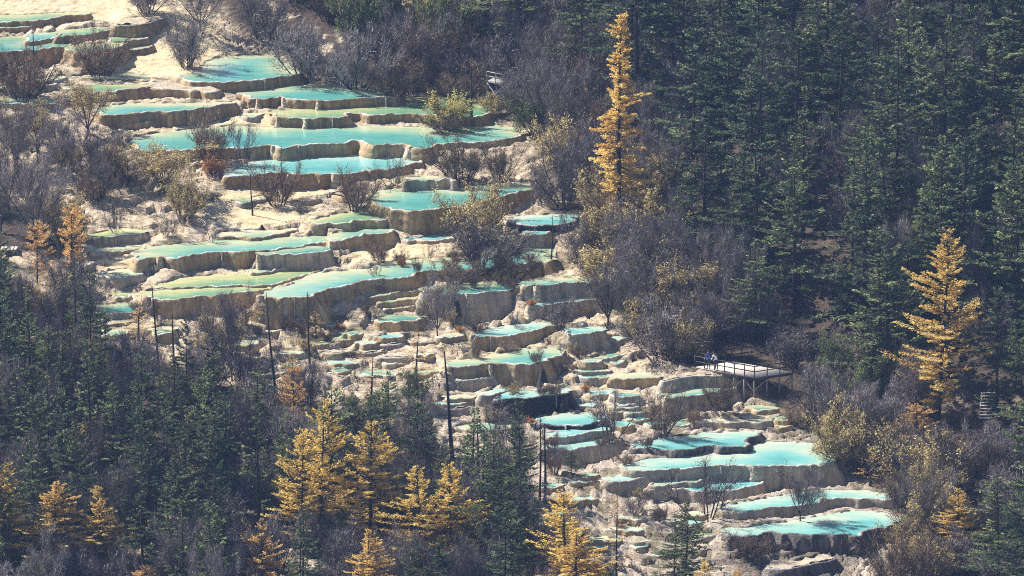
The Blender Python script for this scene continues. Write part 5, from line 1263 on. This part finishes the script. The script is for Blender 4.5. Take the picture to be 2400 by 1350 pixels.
# ------------------------------------------------------------------ two visitors at the rail
def cloth(name, c):
    m, nt, out = new_mat(name)
    g = N(nt, 'ShaderNodeTexCoord'); n = N(nt, 'ShaderNodeTexNoise', Scale=9.0, Detail=3.0); nt.links.new(g.outputs['Object'], n.inputs['Vector'])
    r = ramp(nt, n.outputs[0], [(.3, tuple(x * .8 for x in c)), (.7, tuple(min(1, x * 1.15) for x in c))])
    b = N(nt, 'ShaderNodeBsdfPrincipled', Roughness=.8); nt.links.new(r.outputs[0], b.inputs['Base Color']); nt.links.new(b.outputs[0], out.inputs[0])
    return m
M['skin'] = cloth('skin', (.42, .27, .20)); M['hair'] = cloth('dark_hair', (.02, .016, .014)); M['jeans'] = cloth('dark_trousers', (.03, .035, .06)); M['shoe'] = cloth('dark_shoes', (.03, .03, .03))
def person(u, v, rz, lean, jacket, label):
    P = at_z(u, v, zd + .003)
    J = {}
    l = lean
    J['pel'] = (0, 0, .93); J['wst'] = (0, -.06 * l, 1.05); J['chs'] = (0, -.26 * l, 1.28); J['nck'] = (0, -.40 * l, 1.47); J['hd0'] = (0, -.46 * l, 1.56); J['hd1'] = (0, -.50 * l, 1.66)
    for s, n in ((-1, 'l'), (1, 'r')):
        J[n + 'hip'] = (s * .10, .01, .88); J[n + 'kne'] = (s * .11, -.03, .48); J[n + 'ank'] = (s * .115, .02, .09); J[n + 'toe'] = (s * .13, -.15, .045)
        J[n + 'sho'] = (s * .19, -.34 * l, 1.40); J[n + 'elb'] = (s * .25, -.26 * l - .08, 1.13); J[n + 'wri'] = (s * .16, -.30 * l - .30, 1.05); J[n + 'pal'] = (s * .15, -.30 * l - .38, 1.03)
    R_ = dict(pel=(.15, .11), wst=(.14, .10), chs=(.165, .115), nck=(.055, .055), hd0=(.075, .09), hd1=(.08, .10))
    for n in 'lr':
        R_.update({n + 'hip': (.09, .09), n + 'kne': (.062, .062), n + 'ank': (.043, .043), n + 'toe': (.04, .035), n + 'sho': (.07, .07), n + 'elb': (.05, .05), n + 'wri': (.033, .033), n + 'pal': (.036, .022)})
    E = [('pel', 'wst'), ('wst', 'chs'), ('chs', 'nck'), ('nck', 'hd0'), ('hd0', 'hd1')]
    for n in 'lr': E += [('pel', n + 'hip'), (n + 'hip', n + 'kne'), (n + 'kne', n + 'ank'), (n + 'ank', n + 'toe'), ('chs', n + 'sho'), (n + 'sho', n + 'elb'), (n + 'elb', n + 'wri'), (n + 'wri', n + 'pal')]
    names = list(J)
    for s, n in ((-1, 'l'), (1, 'r')):     # five fingers closing over the rail
        for f in range(5):
            w0 = np.array(J[n + 'pal']); off = (f - 1.6) * .018 if f < 4 else -s * .03
            L1 = (.045, .052, .048, .038, .035)[f]
            a_ = w0 + np.array([off, -.03 if f < 4 else -.005, 0.0]); b_ = a_ + np.array([0 if f < 4 else -s * .012, -L1, -.008]); c_ = b_ + np.array([0, -.008, -L1 * .7])
            for q_, nm in ((a_, 'a'), (b_, 'b'), (c_, 'c')):
                J[n + nm + str(f)] = tuple(q_); R_[n + nm + str(f)] = (.009, .009)
            E += [(n + 'pal', n + 'a%d' % f), (n + 'a%d' % f, n + 'b%d' % f), (n + 'b%d' % f, n + 'c%d' % f)]
    names = list(J)
    me = bpy.data.meshes.new('person_skel'); me.from_pydata([J[n] for n in names], [(names.index(a), names.index(b)) for a, b in E], [])
    ob = bpy.data.objects.new('person_skel', me); COL.objects.link(ob)
    sk = ob.modifiers.new('skin', 'SKIN'); ss = ob.modifiers.new('sub', 'SUBSURF'); ss.levels = ss.render_levels = 2
    for i_, n in enumerate(names): me.skin_vertices[0].data[i_].radius = R_[n]
    me.skin_vertices[0].data[names.index('pel')].use_root = True
    dg = bpy.context.evaluated_depsgraph_get(); body = bpy.data.meshes.new_from_object(ob.evaluated_get(dg)); bpy.data.objects.remove(ob)
    body.name = 'person'
    body.materials.clear()
    for mm in (jacket, M['jeans'], M['skin'], M['shoe']): body.materials.append(mm)
    for f in body.polygons:
        c = f.center
        f.material_index = 3 if c.z < .10 else 1 if c.z < .93 and abs(c.x) < .24 and c.y > -.2 else 2 if (c.z > 1.49 - .02 * l or c.y < -.30 * l - .315 and c.z < 1.1) else 0
        f.use_smooth = True
    o = link('person', body); o.location = P; o.rotation_euler = (0, 0, rz)
    tag(o, label, 'person')
    # hair cap with depth, face features stay on the head
    G = Geo(); th = np.linspace(0, 2 * math.pi, 13)[:-1]
    hc = np.array([0, -.49 * l + .012, 1.645])
    for q_ in range(4):
        pass
    V, n_ = [], 12
    for k_ in range(5):
        ph_ = k_ / 4 * 1.75
        for t in th: V.append(hc + np.array([.090 * math.sin(ph_) * math.cos(t), .112 * math.sin(ph_) * math.sin(t) + .02, .118 * math.cos(ph_) * (1 if math.sin(t) > -.3 else .75) ]))
    Q_ = [[a * 12 + b, a * 12 + (b + 1) % 12, (a + 1) * 12 + (b + 1) % 12, (a + 1) * 12 + b] for a in range(4) for b in range(12)]
    G.add(np.array(V), Q_)
    link('hair', G.mesh('hair', M['hair'], True), o)
    G = Geo(); G.tube(np.array([hc + (0, -.10, -.02), hc + (0, -.135, -.06), hc + (0, -.11, -.075)]), [.010, .018, .012], 5)
    link('nose', G.mesh('nose', M['skin'], True), o)
    for s in (-1, 1):
        G = Geo(); G.tube(np.array([hc + (s * .085, 0, -.05), hc + (s * .098, .012, -.025), hc + (s * .088, .01, .0)]), [.01, .014, .008], 5); link('ear', G.mesh('ear', M['skin'], True), o)
        G = Geo(); G.tube(np.array([hc + (s * .03 - .012, -.098, -.02), hc + (s * .03, -.106, -.018), hc + (s * .03 + .012, -.098, -.02)]), [.004, .008, .004], 5); link('eye', G.mesh('eye', M['hair'], True), o)
    G = Geo(); G.tube(np.array([hc + (-.025, -.10, -.10), hc + (0, -.112, -.102), hc + (.025, -.10, -.10)]), [.004, .008, .004], 5); link('mouth', G.mesh('mouth', cloth('lips', (.3, .12, .1)), True), o)
rd = math.atan2((cF - cL)[1], (cF - cL)[0])
person(1661, 865, rd, .25, cloth('blue_jacket', (.02, .07, .35)), 'person in a blue jacket and dark trousers standing at the deck rail')
person(1679, 867, rd, .85, cloth('white_jacket', (.75, .75, .78)), 'person in a white jacket leaning forward over the deck rail')

# ------------------------------------------------------------------ the air between the camera and the slope
hz = Geo(); hz.box((0, -50, 20), (1200, 0, 0), (0, 1500, 0), (0, 0, 620))
hm_, nt, out = new_mat('haze_air')
pv = N(nt, 'ShaderNodeVolumePrincipled'); pv.inputs['Density'].default_value = HAZE; pv.inputs['Color'].default_value = (.36, .55, 1.0, 1); pv.inputs['Anisotropy'].default_value = 0.0
nt.links.new(pv.outputs[0], out.inputs['Volume'])
tag(link('haze', hz.mesh('haze', hm_)), kind='stuff')
